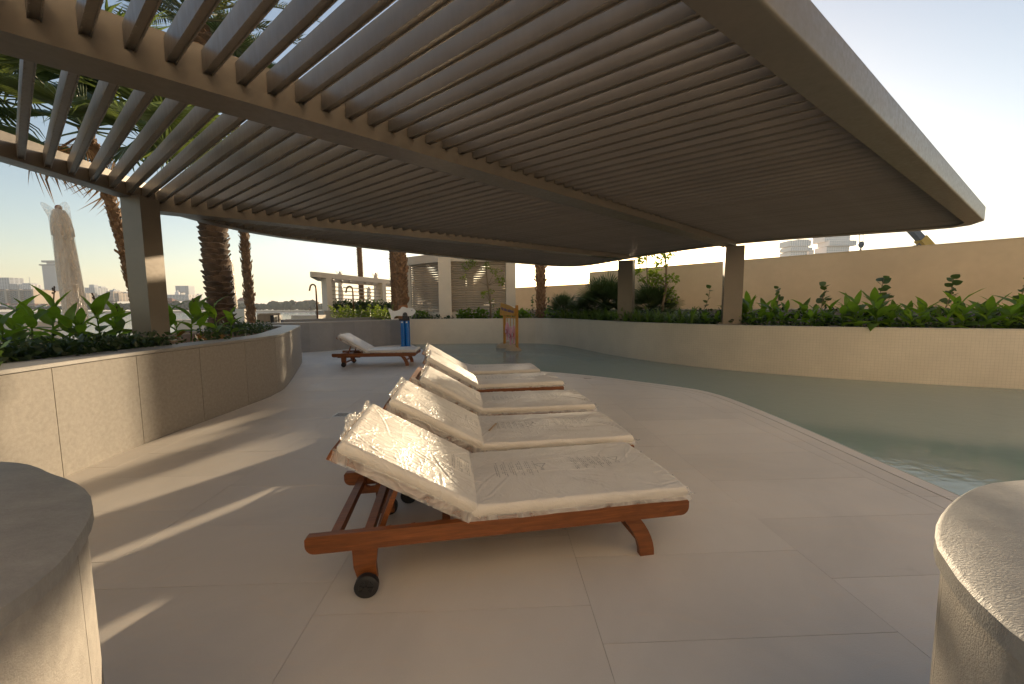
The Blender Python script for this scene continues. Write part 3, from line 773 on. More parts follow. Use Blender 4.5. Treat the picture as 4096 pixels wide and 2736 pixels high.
def rounded_rail():
    pts = []
    for (cx, s_) in ((.035, -1), (1.965, 1)):
        for i in range(7):
            a = math.pi * (i / 6)
        if s_ < 0: pts += [(.05, .24)] + [(.045 - .045 * math.sin(math.pi / 2 * i / 5), .285 - .045 * math.cos(math.pi / 2 * i / 5)) for i in range(1, 6)] + [(0, .315), (.012, .328)]
        else: pts += [(1.988, .328), (2.0, .315), (2.0, .285)] + [(1.955 + .045 * math.cos(math.pi / 2 * i / 5), .285 - .045 * math.sin(math.pi / 2 * i / 5)) for i in range(1, 6)]
    return pts
def make_lounger(seed, loc, rz, label, theta=rad(30.5), group='teak loungers with film-wrapped cushions', bare_head=0., slide=0.):
    t = thing('sun_lounger', label, 'sun lounger', loc, rz, group)
    for sg in (-1, 1):
        y = sg * (WID / 2 - .018); yo = sg * WID / 2
        k = MB(); k.xprism(rounded_rail(), y - .018, y + .018); part('side_rail', k, M['teak'], t, 40)
        # head leg with a wheel
        k = MB(); k.xprism([(.20, .24), (.205, .13), (.225, .05), (.315, .05), (.31, .13), (.325, .24)], y - .055 * sg, y - .018 * sg); lg = part('leg', k, M['teak'], t)
        k = MB(); c = Vector((.272, yo + sg * .004, .057))
        k.tube([c - Vector((0, .018, 0)), c - Vector((0, .014, 0)), c + Vector((0, .014, 0)), c + Vector((0, .018, 0))], [.049, .057, .057, .049], 28)
        wl = part('wheel', k, M['rubber'], t, 40)
        k = MB(); k.tube([c + Vector((0, sg * .017, 0)), c + Vector((0, sg * .021, 0))], [.036, .034], 20)
        k.tube([c + Vector((0, sg * .021, 0)), c + Vector((0, sg * .028, 0))], [.013, .012], 12)
        for i in range(7):
            a = i * 2 * math.pi / 7; e = Vector((math.cos(a), 0, math.sin(a))); k.bar(c + e * .012 + Vector((0, sg * .022, 0)), c + e * .035 + Vector((0, sg * .022, 0)), .006, .006, (0, 1, 0))
        part('hub', k, M['black'], wl, 40)
        # curved foot leg
        o_, i_ = [], []
        for q in range(9):
            a = q / 8; cx = 1.60 + .17 * (1 - (1 - a) ** 1.9); z = .30 - .30 * a
            o_.append((cx + .058 - .012 * a, z)); i_.append((cx - .045 + .008 * a, z))
        i_[0] = (1.55, .245); i_[1] = (1.572, .235); o_[0] = (1.70, .245); o_[1] = (1.675, .232)
        k = MB(); k.xprism(o_ + i_[::-1], y - .055 * sg, y - .018 * sg); part('leg', k, M['teak'], t, 30)
        part('ratchet_rail', scoop_rail(sg * (WID / 2 - .10)), M['teak'], t)
    for x, z, h in ((.115, .275, .045), (.275, .275, .045), (.66, .275, .045), (1.96, .285, .06)):
        k = MB(); k.box((x, 0, z), (.042, WID - .076, h)); part('cross_bar', k, M['teak'], t)
    k = MB(); k.box((.27, 0, .10), (.03, WID - .1, .035)); part('stretcher', k, M['teak'], t)
    k = MB(); k.box((1.72, 0, .115), (.03, WID - .1, .035)); part('stretcher', k, M['teak'], t)
    for i in range(13):                              # seat slats under the cushion
        k = MB(); k.box((.80 + i * .094, 0, .318), (.07, WID - .08, .018)); part('seat_slat', k, M['teak'], t)
    FX = .78
    R = Matrix.Rotation(theta, 4, 'Y'); P0 = Vector((FX, 0, .325))
    LB = .76
    # backrest frame: two rails, slats, top board; built lying along -x from the hinge then tipped up
    bk = Matrix.Translation(P0) @ R
    def bpart(nm, kk): 
        kk.v = [tuple(bk @ Vector(v)) for v in kk.v]; return part(nm, kk, M['teak'], t)
    for sg in (-1, 1):
        k = MB(); k.box((-LB / 2, sg * (WID / 2 - .062), .0), (LB, .028, .045)); bpart('backrest_rail', k)
    for i in range(9):
        k = MB(); k.box((-.05 - i * .082, 0, .012), (.06, WID - .16, .016)); bpart('backrest_slat', k)
    k = MB(); k.box((-LB + .02, 0, .0), (.055, WID - .05, .05)); bpart('top_board', k)
    foot = Vector((.33, 0, .275)); head = bk @ Vector((-.40, 0, -.02))
    for sg in (-1, 1):
        yy = Vector((0, sg * (WID / 2 - .13), 0)); k = MB(); k.bar(foot + yy, head + yy, .026, .042, (0, 1, 0)); part('prop', k, M['teak'], t)
    k = MB(); k.box((foot.x, 0, foot.z), (.03, WID - .2, .03)); part('prop_bar', k, M['teak'], t)
    # cushions
    T = .068
    seat = obj('seat_cushion', section_mesh('seat_cushion', 1.22, WID - .01, T, seed, 0), t, (FX + .004, 0, .330))
    bks = section_mesh('back_cushion', LB + .0, WID - .01, T, seed + 50, -.42, 120)
    ob = obj('back_cushion', bks, t); ob.matrix_local = bk @ Matrix.Translation((-LB - slide * 0 + .008 + bare_head, 0, .024))
    # loose film: gathered end at the head, corners at the foot, hanging strip along both long sides
    k = crumple(WID - .04, .085, seed + 3, amp=.028, fq=.55); fl = part('film_end', k, M['film2'], t, 180)
    fl.matrix_local = bk @ Matrix.Translation((-LB + .03 + bare_head, 0, .06)) @ Matrix.Rotation(math.pi, 4, 'Z') @ Matrix.Rotation(rad(-25), 4, 'Y')
    k = crumple(WID + .02, .05, seed + 13, lift=-.012, amp=.02); fl = part('film_end', k, M['film'], t, 180); fl.location = (FX + 1.215, 0, .37)
    for sg in (-1, 1):
        k = crumple(1.24, .02, seed + 21 + sg, lift=-.028, amp=.004, fq=.25); fl = part('film_edge', k, M['film_thin'], t, 180)
        fl.matrix_local = Matrix.Translation((FX + .61, sg * (WID / 2 - .012), .355)) @ Matrix.Rotation(sg * math.pi / 2, 4, 'Z')
        k = crumple(LB, .02, seed + 31 + sg, lift=-.055, amp=.006, fq=.25); fl = part('film_edge', k, M['film_thin'], t, 180)
        fl.matrix_local = bk @ Matrix.Translation((-LB / 2, sg * (WID / 2 - .01), .045)) @ Matrix.Rotation(sg * math.pi / 2, 4, 'Z')
    return t
def lounger_at(foot_near, deg, *a, **kw):
    """foot_near: floor point under the near corner of the foot end"""
    an = rad(deg); d = Vector((math.cos(an), math.sin(an))); n = Vector((-d.y, d.x))
    o = Vector(foot_near) - d * 2.0 + n * WID / 2
    return make_lounger(a[0], (o.x, o.y, 0), an, *a[1:], **kw)
lounger_at((.985, 2.06), 9.8, 1, 'wrapped teak lounger in front, its wheel and whole side rail showing')
lounger_at((.955, 2.93), 8.5, 2, 'second wrapped lounger from the front, with a small brown tape scrap at its fold', theta=rad(29.5))
lounger_at((.865, 3.92), 7.5, 3, 'third wrapped lounger from the front, middle of the row', theta=rad(30), bare_head=.07)
lounger_at((.71, 5.20), 10, 4, 'fourth wrapped lounger from the front, dark side rail showing below its cushion', theta=rad(31))
lounger_at((.46, 6.22), 9.5, 5, 'wrapped lounger at the back of the row, nearest the water', theta=rad(31))
lounger_at((-2.36, 9.36), 4.5, 6, 'single wrapped lounger standing apart before the grey stone wall', theta=rad(31))
tp = MB(); tp.bar((-.19, 3.02, .418), (-.14, 3.19, .425), .016, .004); tag(obj('tape_scrap', tp.mesh('tape_scrap', M['boulder'])), 'small brown scrap of tape on the second wrapped lounger', 'tape')

# floor drain
t = thing('floor_drain', 'small square metal drain grate set in the deck behind the front loungers', 'drain', (-2.27, 5.0, .002), rad(2))
k = MB(); 
for sg in (-1, 1): k.box((sg * .085, 0, .001), (.01, .18, .003)); k.box((0, sg * .085, .001), (.16, .01, .003))
part('frame', k, M['steel'], t)
for i in range(8):
    k = MB(); k.box((-.07 + i * .02, 0, .0005), (.009, .158, .002)); part('bar', k, M['black'], t)
# ------------------------------------------------------------------ surveyed bearings
def sight(px, py, dist):
    """point at forward distance dist seen at photo position (px, py)"""
    d = rv * (px - 2048) + uv * (1368 - py) + fwd * 1536
    return Vector((0, 0, CAM_H)) + d * (dist / d.y)
def gpos(px, dist, z=0):
    q = sight(px, 1232, dist); return Vector((q.x, q.y, z))

# ------------------------------------------------------------------ leaves, palms, plants
def leaf_mesh(name, L, Wd, mat, curl=.25, fold=.18, nseg=6, wav=0., tip=1.3):
    """pointed oval blade along +x from its stalk, midrib sunk"""
    k = MB(); vs = []; fs = []
    for i in range(nseg + 1):
        t = i / nseg; w = Wd / 2 * (math.sin(math.pi * min(1, t ** .8)) ** .8 if 0 < t < 1 else 0) * (1 - .15 * t)
        z = -curl * L * t * t + .02 * L * math.sin(t * 5); x = L * (t - .12 * curl * t * t)
        vs += [(x, -w, z + fold * w + wav * math.sin(t * 17)), (x, 0, z), (x, w, z + fold * w + wav * math.cos(t * 15))]
    for i in range(nseg):
        a = i * 3; fs += [(a, a + 3, a + 4, a + 1), (a + 1, a + 4, a + 5, a + 2)]
    k.add(vs, fs); return k.mesh(name, mat, 180)
def fan_mesh(name, R, pet, mat, n=30, span=250, droop=.25, split=.5, seed=0):
    k = MB(); q = random.Random(seed); c0 = Vector((pet, 0, 0))
    k.tube([(0, 0, 0), (pet * .5, 0, .02), (pet + .02, 0, 0)], [.016, .011, .007], 5)
    for i in range(n):
        a = rad(-span / 2 + span * (i + .5) / n); da = rad(span / n) / 2
        Rr = R * (1 - .25 * abs(a) / rad(span / 2)) * q.uniform(.9, 1.05); r1 = Rr * split
        P = lambda r, aa, z=0: c0 + Vector((r * math.cos(aa), r * math.sin(aa), z - droop * (r / R) ** 2 * R * .5))
        lift = r1 * da * .55
        tipd = -droop * R * q.uniform(.1, .5)
        vs = [c0, P(r1, a - da), P(r1, a, lift), P(r1, a + da), P(Rr * .8, a - da * .35), P(Rr * .8, a, lift * .6), P(Rr * .8, a + da * .35), P(Rr, a + q.uniform(-.03, .03), tipd)]
        k.add(vs, [(0, 1, 2), (0, 2, 3), (1, 4, 5, 2), (2, 5, 6, 3), (4, 7, 5), (5, 7, 6)])
    return k.mesh(name, mat)
def feather_mesh(name, L, mat, n=46, seed=0, arch=.5, leaflet=.45):
    k = MB(); q = random.Random(seed)
    def rach(t): return Vector((L * (t - .10 * arch * t ** 3), 0, L * (.25 * t - arch * .62 * t * t)))
    k.tube([rach(i / 8) for i in range(9)], [.028 * (1 - .8 * i / 8) for i in range(9)], 5)
    for i in range(n):
        t = .14 + .86 * i / n; p = rach(t); ll = leaflet * (math.sin(math.pi * min(1, .18 + t * .8)) ** .6) * q.uniform(.85, 1.1)
        for s_ in (-1, 1):
            d = Vector((.62 + .3 * t, s_ * .75, .32 + q.uniform(-.15, .15))).normalized(); w = Vector((.018, -.004 * s_, 0))
            m_ = p + d * ll * .5; e = p + d * ll + Vector((0, 0, -.18 * ll))
            k.add([p - w * .6, p + w * .6, m_ + w, m_ - w, e], [(0, 1, 2, 3), (3, 2, 4)])
    return k.mesh(name, mat)
def orient(az, el, roll=0):
    return (Matrix.Rotation(az, 4, 'Z') @ Matrix.Rotation(-el, 4, 'Y') @ Matrix.Rotation(roll, 4, 'X'))
def place(name, me, parent, p, az, el, roll=0, s=1):
    o = obj(name, me, parent); o.matrix_local = Matrix.Translation(p) @ orient(az, el, roll) @ Matrix.Scale(s, 4); return o
FAN = [fan_mesh('frond', .95, .9, M['fanleaf'], 34, 260, .22, .55, i) for i in range(3)]
FAN_DEAD = [fan_mesh('dead_frond', .62, .45, M['dead'], 12, 120, 1.0, .18, 10 + i) for i in range(2)]
FAN_BUSH = [fan_mesh('frond', .46, .5, M['fan_dark'], 24, 220, .12, .35, 20 + i) for i in range(3)]
FEATHER = [feather_mesh('frond', 2.9, M['dateleaf'], 48, i, .55) for i in range(3)]
BOOT_V = [(0, -.5, 0), (0, .5, 0), (.55, -.42, .30), (.55, .42, .30), (1, -.12, .62), (1, .12, .62), (.15, -.42, .36), (.15, .42, .36), (.85, 0, .75)]
BOOT_F = [(0, 1, 3, 2), (2, 3, 5, 4), (6, 8, 7), (0, 2, 6), (1, 7, 3), (2, 4, 8, 6), (3, 7, 8, 5), (4, 5, 8), (0, 6, 7, 1)]
def boot_mesh(name, w, d, h, mat, seed=0, jag=0.):
    q = random.Random(seed); k = MB()
    k.add([(x * d * q.uniform(1 - jag, 1 + jag), y * w, z * h * q.uniform(1 - jag, 1 + jag)) for x, y, z in BOOT_V], BOOT_F); return k.mesh(name, mat)
def boot_add(k, M4, w, d, h, q, jag):
    k.add([M4 @ Vector((x * d * q.uniform(1 - jag, 1 + jag), y * w, z * h * q.uniform(1 - jag, 1 + jag))) for x, y, z in BOOT_V], BOOT_F)
def scale_mesh(name, w, d, h, mat, seed=0):
    q = random.Random(seed); k = MB(); n = 6; vs = []
    for i in range(n + 1):
        y = -1 + 2 * i / n; e = 1 - y * y; vs += [(-.03, y * w / 2, -.62 * h * e - .02), (d * e + .004, y * w / 2, h * (.20 + .25 * e) * q.uniform(.92, 1.08)), (d * e * .8, y * w / 2, h * (.26 + .32 * e)), (-.03, y * w / 2, h * .35 * e)]
    for i in range(n):
        a = i * 4; fs = [(a + j, a + 4 + j, a + 5 + j, a + 1 + j) for j in range(3)]
        k.f += fs; k.mi += [0] * 3
    k.v = vs; return k.mesh(name, mat)
def trunk_path(base, top, bend=(0, 0), n=12):
    b, t = Vector(base), Vector(top)
    return [b.lerp(t, i / n) + Vector((bend[0], bend[1], 0)) * math.sin(math.pi * i / n) for i in range(n + 1)]
def palm(label, base, top, r0_, r1_, kind, bend=(0, 0), rows=.1, per=11, boots_part=0., boot=(.16, .07, .17), bmat='boot', fronds=26, dead=10, group=None, jag=.2, seed=1, zvis=(0, 99), smooth_from=0., frond_s=1.):
    q = random.Random(seed); base = Vector(base)
    t = thing('palm_tree', label, 'palm tree', base, 0, group)
    P = trunk_path((0, 0, 0), Vector(top) - base, bend)
    H = P[-1].z
    k = MB(); k.tube(P, [r0_ + (r1_ - r0_) * i / (len(P) - 1) for i in range(len(P))], 14); part('trunk', k, M['bark'], t, 180)
    bm_ = [(scale_mesh('leaf_base', *boot, M[bmat], i) if boots_part else boot_mesh('leaf_base', *boot, M[bmat], i, jag)) for i in range(4)]
    rest = MB(); nr = int(H / rows)
    for i in range(nr):
        z = (i + .3) * rows
        if z < smooth_from: continue
        f = z / H; idx = min(len(P) - 2, int(f * (len(P) - 1))); c = P[idx].lerp(P[idx + 1], f * (len(P) - 1) - idx)
        rr = r0_ + (r1_ - r0_) * f
        for j in range(per):
            a = 2 * math.pi * (j + .5 * (i % 2) + .13 * i) / per + q.uniform(-.06, .06)
            M4 = Matrix.Translation((c.x + rr * .93 * math.cos(a), c.y + rr * .93 * math.sin(a), z)) @ Matrix.Rotation(a, 4, 'Z') @ Matrix.Rotation(q.uniform(-.25, .2), 4, 'Y') @ Matrix.Scale(q.uniform(.85, 1.15), 4)
            if boots_part and zvis[0] < z < zvis[1] and math.sin(a) < .45:
                o = obj('leaf_base', q.choice(bm_), t); o.matrix_local = M4
            else: boot_add(rest, M4, *boot, q, jag)
    if rest.v: part('leaf_bases', rest, M[bmat], t, kind='stuff')
    if smooth_from:
        k = MB(); zz = [0, smooth_from * .25, smooth_from * .5, smooth_from * .75, smooth_from]
        k.tube([P[0] + Vector((0, 0, z - .01)) for z in zz], [r0_ * 1.03] * 5, 16); part('bare_stem', k, M['fresh_bark'], t, 180)
    top_ = P[-1]
    for i in range(fronds):
        f = i / fronds; az = i * 2.39996 + q.uniform(-.2, .2)
        if kind == 'fan':
            el = rad(80 - 88 * f + q.uniform(-8, 8)); place('frond', FAN[i % 3], t, top_ + Vector((0, 0, .15 * (1 - f))), az, el, q.uniform(-.5, .5), q.uniform(.85, 1.1) * frond_s)
        else:
            el = rad(70 - 78 * f + q.uniform(-6, 6)); place('frond', FEATHER[i % 3], t, top_ + Vector((0, 0, .2 * (1 - f))), az, el, q.uniform(-.4, .4), q.uniform(.85, 1.1) * frond_s)
    for i in range(dead):
        az = i * 2 * math.pi / max(1, dead) + q.uniform(-.3, .3)
        place('dead_frond', FAN_DEAD[i % 2], t, top_ + Vector((0, 0, -.05)), az, rad(q.uniform(-62, -40)), q.uniform(-.6, .6), q.uniform(.8, 1.15))
    return t
# palms of the left planter
palm('fan palm with broad green fan leaves and a slim leaning trunk beside the left column', (-6.08, 6.35, .8), (-6.5, 6.15, 4.15), .075, .06, 'fan', (.08, 0), .085, 7, boot=(.07, .035, .13), bmat='boot', fronds=32, dead=9, jag=.4, seed=3, frond_s=1.15)
b0 = gpos(884, 8.6, .85)
palm('stout date palm with thick scaly trunk rising from the left planter', b0, (b0.x - .12, b0.y, 7.4), .215, .215, 'date', (0, 0), .118, 7, boots_part=1, boot=(.30, .08, .15), bmat='boot_dark', fronds=34, dead=0, jag=.15, seed=5, zvis=(0, 3.2))
b0 = gpos(1003, 12.2, .4)
palm('slender palm with peeling leaf bases right of the stout scaly palm', b0, (b0.x - .13, b0.y, 8.4), .105, .10, 'fan', (0, 0), .12, 7, boot=(.10, .05, .22), fronds=26, dead=6, jag=.45, seed=7)
b0 = gpos(1450, 24, .3)
palm('far ringed palm trunk rising behind the small slatted shelter', b0, (b0.x - .1, b0.y, 9.5), .15, .14, 'date', (0, 0), .14, 9, boot=(.12, .05, .12), fronds=24, dead=0, seed=9)
b0 = gpos(1612, 16.2, .93)
palm('shaggy palm with orange bare stem behind the white fish water toy', b0, (b0.x - .08, b0.y, 7.5), .19, .165, 'fan', (0, 0), .11, 8, boot=(.16, .09, .24), fronds=26, dead=8, jag=.45, seed=11, smooth_from=.62)
b0 = gpos(1588, 19, .6)
palm('ringed palm trunk half hidden behind the shaggy palm', b0, (b0.x - .1, b0.y, 8.5), .24, .22, 'date', (0, 0), .12, 10, boot=(.16, .05, .13), fronds=24, dead=0, seed=13)
b0 = gpos(2165, 17.2, .93)
palm('ragged palm with torn husks standing in the bed before the low tan wall', b0, (b0.x - .1, b0.y, 7.4), .165, .19, 'fan', (0, 0), .15, 7, boot=(.18, .09, .27), fronds=26, dead=8, jag=.5, seed=15)

# cannas
CL = [leaf_mesh('leaf', .46, .17, M['canna'], c, f, 6, .004) for c, f in ((.12, .25), (.35, .2), (.6, .15), (.25, .4))]
CLB = leaf_mesh('leaf', .36, .11, M['canna_brown'], .9, .6, 6, .012)
def stem_part(t, pts, r=.011, mat='canna', name='stem'):
    k = MB(); k.tube(pts, [r, r * .85, r * .6] if len(pts) == 3 else r, 6); return part(name, k, M[mat], t, 180)
def canna(p, h, n, seed, label, group, stalk=0., brown=0, s=1.):
    q = random.Random(seed); t = thing('canna_plant', label, 'plant', p, q.uniform(0, 6.28), group)
    lean = Vector((q.uniform(-.06, .06), q.uniform(-.06, .06), h * .62))
    stem_part(t, [(0, 0, -.05), lean * .5, lean])
    for i in range(n):
        f = i / max(1, n - 1); z = h * (.10 + .5 * f); az = i * 2.4 + q.uniform(-.5, .5)
        el = rad(22 + 52 * f + q.uniform(-14, 12)); sc_ = s * (1.08 - .25 * f) * q.uniform(.8, 1.1) * min(1.2, h / .7)
        me = CLB if i < brown else q.choice(CL)
        o = place('leaf', me, t, lean * (z / lean.z) if lean.z else (0, 0, z), az, el, q.uniform(-.5, .5), sc_)
        if i < brown: o['label'] = 'browned dry leaf'
    if stalk:
        stem_part(t, [lean, lean + Vector((.02, .01, stalk * .6)), lean + Vector((.01, .03, stalk))], .007, 'stalk', 'flower_stalk')
        k = MB()
        for i in range(5): k.blob(lean + Vector((q.uniform(-.015, .03), .03 + q.uniform(-.02, .02), stalk - i * .018)), (.010, .010, .014), i, 1)
        part('seed_head', k, M['stalk'], t)
    return t
ORDS = [x for x in 'first second third fourth fifth sixth seventh eighth ninth tenth eleventh twelfth thirteenth fourteenth fifteenth sixteenth seventeenth eighteenth nineteenth twentieth'.split()]; ORDS += ['twenty-' + x for x in ORDS[:9]]
left_c = [(0, 4.0, 0.61, 9, 0, 1), (70, 4.9, 0.81, 10, 0, 0), (40, 4.25, 0.61, 8, 0, 1), (110, 4.5, 0.72, 8, 0, 1), (190, 4.75, 0.93, 8, .26, 0), (255, 4.55, 0.63, 7, 0, 1), (330, 5.0, 0.58, 8, 0, 0), (395, 5.2, 0.86, 9, .24, 1), (445, 5.45, 0.76, 8, .12, 1), (470, 5.9, 0.63, 9, 0, 1), (300, 4.4, 0.66, 9, 0, 1), (660, 5.95, 0.79, 7, 0, 1), (705, 6.4, 0.46, 6, 0, 0), (752, 6.3, 0.86, 7, .2, 2), (800, 6.6, 0.81, 6, 0, 1), (868, 6.5, 0.88, 7, .2, 1), (915, 6.9, 0.70, 7, 0, 1)]
for i, (px, D, h, n, st, br) in enumerate(left_c):
    p = gpos(px, D, .86)
    ORD = ('first', 'second', 'third', 'fourth', 'fifth', 'sixth', 'seventh', 'eighth', 'ninth', 'tenth', 'eleventh')
    nth = ORD[i] + ' canna from the left edge of the granite planter' if px < 560 else ORD[i - 11] + ' canna right of the left bronze column'
    canna(p, h, n, 100 + i, nth + (', with a dry flower stalk' if st else ''), 'cannas in the left planter', st, br, .78)
def along(path, s): 
    a = sub_path(path, s, s + .05); p, r_ = Vector(a[0]), Vector(a[-1]); d = (r_ - p).normalized(); return p, Vector((-d.y, d.x))
SPW = arc(POOL_WALL); S_at = lambda y: min(range(len(POOL_WALL)), key=lambda i: abs(POOL_WALL[i][1] - y) + (100 if POOL_WALL[i][0] < 1 else 0))
sA, sB = SPW[S_at(8.9)], SPW[S_at(5.6)]
nC = 78
for i in range(nC):
    s_ = sA + (sB - sA) * (i + rnd.uniform(-.3, .3)) / nC * 1.0
    p, nn = along(POOL_WALL, max(.1, s_)); row = i % 3; q = p + nn * (.46 + .30 * row + rnd.uniform(-.1, .1))
    if (q - Vector((5.12, 8.98))).length < .35: q += nn * .4
    rowname = ('front', 'middle', 'rear')[row]
    canna((q.x, q.y, .92), rnd.choice((.42, .5, .58, .66, .78)) * rnd.uniform(.9, 1.1), rnd.choice((6, 7, 8, 9)), 200 + i, ('%s green canna from the widest column, %s row above the pool wall' % (ORDS[i // 3], rowname)), 'cannas above the pool wall', 0, 1 if i % 6 == 1 else 0, .95)
# strap-leaf clumps
def lily_mesh(seed, n=24, L=.74):
    q = random.Random(seed); k = MB()
    for i in range(n):
        az = q.uniform(0, 6.28); el = rad(q.uniform(35, 82)); l = L * q.uniform(.7, 1.15); w = .016
        d = Vector((math.cos(az), math.sin(az), 0)); s_ = Vector((-d.y, d.x, 0)); pts = []
        for j in range(6):
            tt = j / 5; r_ = l * tt; pts.append(d * (r_ * math.cos(el) + .25 * l * tt ** 3) + Vector((0, 0, r_ * math.sin(el) - .42 * l * tt ** 3)))
        vs = []; 
        for j, p in enumerate(pts): ww_ = w * (1 - (j / 5) ** 3 * .9); vs += [p - s_ * ww_, p + s_ * ww_ ]
        k.add(vs, [(2 * j, 2 * j + 1, 2 * j + 3, 2 * j + 2) for j in range(5)])
    return k.mesh('strap_leaf_clump', M['lily'])
LM = [lily_mesh(i) for i in range(5)]
sA, sB = SPW[S_at(13.6)], SPW[S_at(8.95)]
for i in range(60):
    s_ = sA - 1.2 + (sB - sA + 1.2) * (i + rnd.uniform(-.4, .4)) / 60
    p, nn = along(POOL_WALL, s_); q = p + nn * (.32 + .28 * (i % 3) + rnd.uniform(-.08, .08))
    o = obj('strap_leaf_clump', LM[i % 5], None, (q.x, q.y, .92), (0, 0, rnd.uniform(0, 6.28)), rnd.uniform(.7, 1.05))
    tag(o, '%s strap leaf clump from the ragged palm, %s row above the pool wall' % (ORDS[i // 3], ('front', 'middle', 'rear')[i % 3]), 'plant', 'strap leaf clumps along the pool wall')
# fan palm bushes
for (px, D, n, s_, z, lb) in ((2255, 15.2, 34, .95, 1.0, 'pale fan palm bush right of the ragged palm trunk'), (2345, 14.6, 30, .95, 1.0, 'dark fan palm bush in the middle of the fan palm group'), (2425, 14.0, 46, 1.4, 1.15, 'largest fan palm bush left of the slim column'), (2610, 12.9, 40, 1.2, 1.05, 'dark fan palm bush right of the slim column behind the thin tree')):
    p = gpos(px, D, .9); t = thing('fan_palm_bush', lb, 'palm bush', p)
    k = MB(); k.tube([(0, 0, 0), (0, 0, z - .75)], [.10, .08], 8); part('stem', k, M['bark'], t)
    for i in range(n):
        f = i / n; place('frond', FAN_BUSH[i % 3], t, (0, 0, z - .75), i * 2.4 + rnd.uniform(-.3, .3), rad(85 - 80 * f + rnd.uniform(-8, 8)), rnd.uniform(-.6, .6), s_ * rnd.uniform(.8, 1.1))
# sea grape saplings
GL = [leaf_mesh('leaf', .17, .17, M['grape'], c, .1, 5, .002) for c in (.1, .3)]
GLR = leaf_mesh('leaf', .14, .13, M['grape_red'], .3, .1, 5)
sg_list = [(2132, 16.2, .95, 6, 'thin sea grape sapling left of the ragged palm'), (2192, 16.3, .85, 6, 'sea grape sapling just right of the ragged palm'), (2228, 16.5, 1.0, 5, 'small sea grape sapling behind the pale fan palm bush'),
           (2822, 12.3, 1.05, 7, 'sea grape sapling left of the wide column'), (2905, 11.8, .8, 5, 'sea grape sapling half behind the wide column'), (3112, 10.6, .95, 7, 'slim sea grape sapling right of the wide column'), (3285, 10.0, 1.0, 9, 'bushy sea grape sapling with two twigs before the tan wall'),
           (3525, 9.2, 1.12, 10, 'tall sea grape sapling with a red leaf before the tan wall'), (3785, 8.6, 1.05, 10, 'leaning sea grape sapling near the right end of the bed'), (4090, 7.9, 1.0, 8, 'sea grape sapling at the right edge of the photo')]
for i, (px, D, h, n, lb) in enumerate(sg_list):
    q = random.Random(300 + i); p = gpos(px, D, .92); t = thing('sea_grape_sapling', lb, 'sapling', p, 0, None)
    pts = [Vector((0, 0, 0)), Vector((q.uniform(-.06, .06), 0, h * .35)), Vector((q.uniform(-.08, .08), q.uniform(-.05, .05), h * .7)), Vector((q.uniform(-.1, .12), 0, h))]
    k = MB(); k.tube(pts, [.014, .011, .009, .006], 5); part('stem', k, M['twig'], t, 180)
    if n >= 9:
        b2 = [pts[1], pts[1] + Vector((.12, .02, .16)), pts[1] + Vector((.2, .03, .26))]; k = MB(); k.tube(b2, [.006, .005, .004], 5); part('twig', k, M['twig'], t, 180)
        for j in range(3): place('leaf', GL[j % 2], t, b2[2], j * 2.1, rad(40), q.uniform(-1, 1), .75)
    for j in range(n):
        f = .45 + .55 * j / (n - 1); idx = min(2, int(f * 3)); c = pts[idx].lerp(pts[idx + 1], f * 3 - idx)
        red = (px == 3525 and j == 1)
        o = place('leaf', GLR if red else GL[j % 2], t, c, j * 2.6 + q.uniform(-.5, .5), rad(q.uniform(15, 60)), q.uniform(-1.2, 1.2), q.uniform(.75, 1.2) * (.8 if D > 14 else 1))
        if red: o['label'] = 'red leaf'
# leafy masses
def leaf_cloud(k, c, r, n, size, q, flat=1.0):
    for _ in range(n):
        while True:
            v = Vector((q.uniform(-1, 1), q.uniform(-1, 1), q.uniform(-1, 1)))
            if .2 < v.length < 1: break
        p = Vector(c) + Vector((v.x * r[0], v.y * r[1], v.z * r[2])); a = Vector((q.uniform(-1, 1), q.uniform(-1, 1), q.uniform(-.7, .9))).normalized()
        b = a.orthogonal().normalized(); b = (b * math.cos(1) + a.cross(b) * math.sin(q.uniform(0, 6))).normalized(); s_ = size * q.uniform(.6, 1.3)
        k.add([p, p + a * s_ * .5 + b * s_ * .28, p + a * s_, p + a * s_ * .5 - b * s_ * .28], [(0, 1, 2, 3)])
def thin_tree(label, base, path, clumps, leaf=.085, seed=1, trunk_r=(.045, .02)):
    q = random.Random(seed); t = thing('young_tree', label, 'tree', base)
    k = MB(); n = len(path); k.tube(path, [trunk_r[0] + (trunk_r[1] - trunk_r[0]) * i / (n - 1) for i in range(n)], 8)
    part('trunk', k, M['twig'], t, 180)
    br = MB(); k = MB()
    for (x, y, z, r_, nn) in clumps:
        c = Vector((x, y, z)); near = min(path, key=lambda p: (Vector(p) - c - Vector((0, 0, -.3))).length)
        if (Vector(near) - c).length > .1: br.tube([near, Vector(near).lerp(c, .6) + Vector((0, 0, .05)), c], [.012, .008, .004], 5)
        leaf_cloud(k, c, (r_, r_, r_ * .8), nn, leaf, q)
    if br.v: part('branch', br, M['twig'], t, 180)
    part('crown', k, M['treeleaf'], t); return t
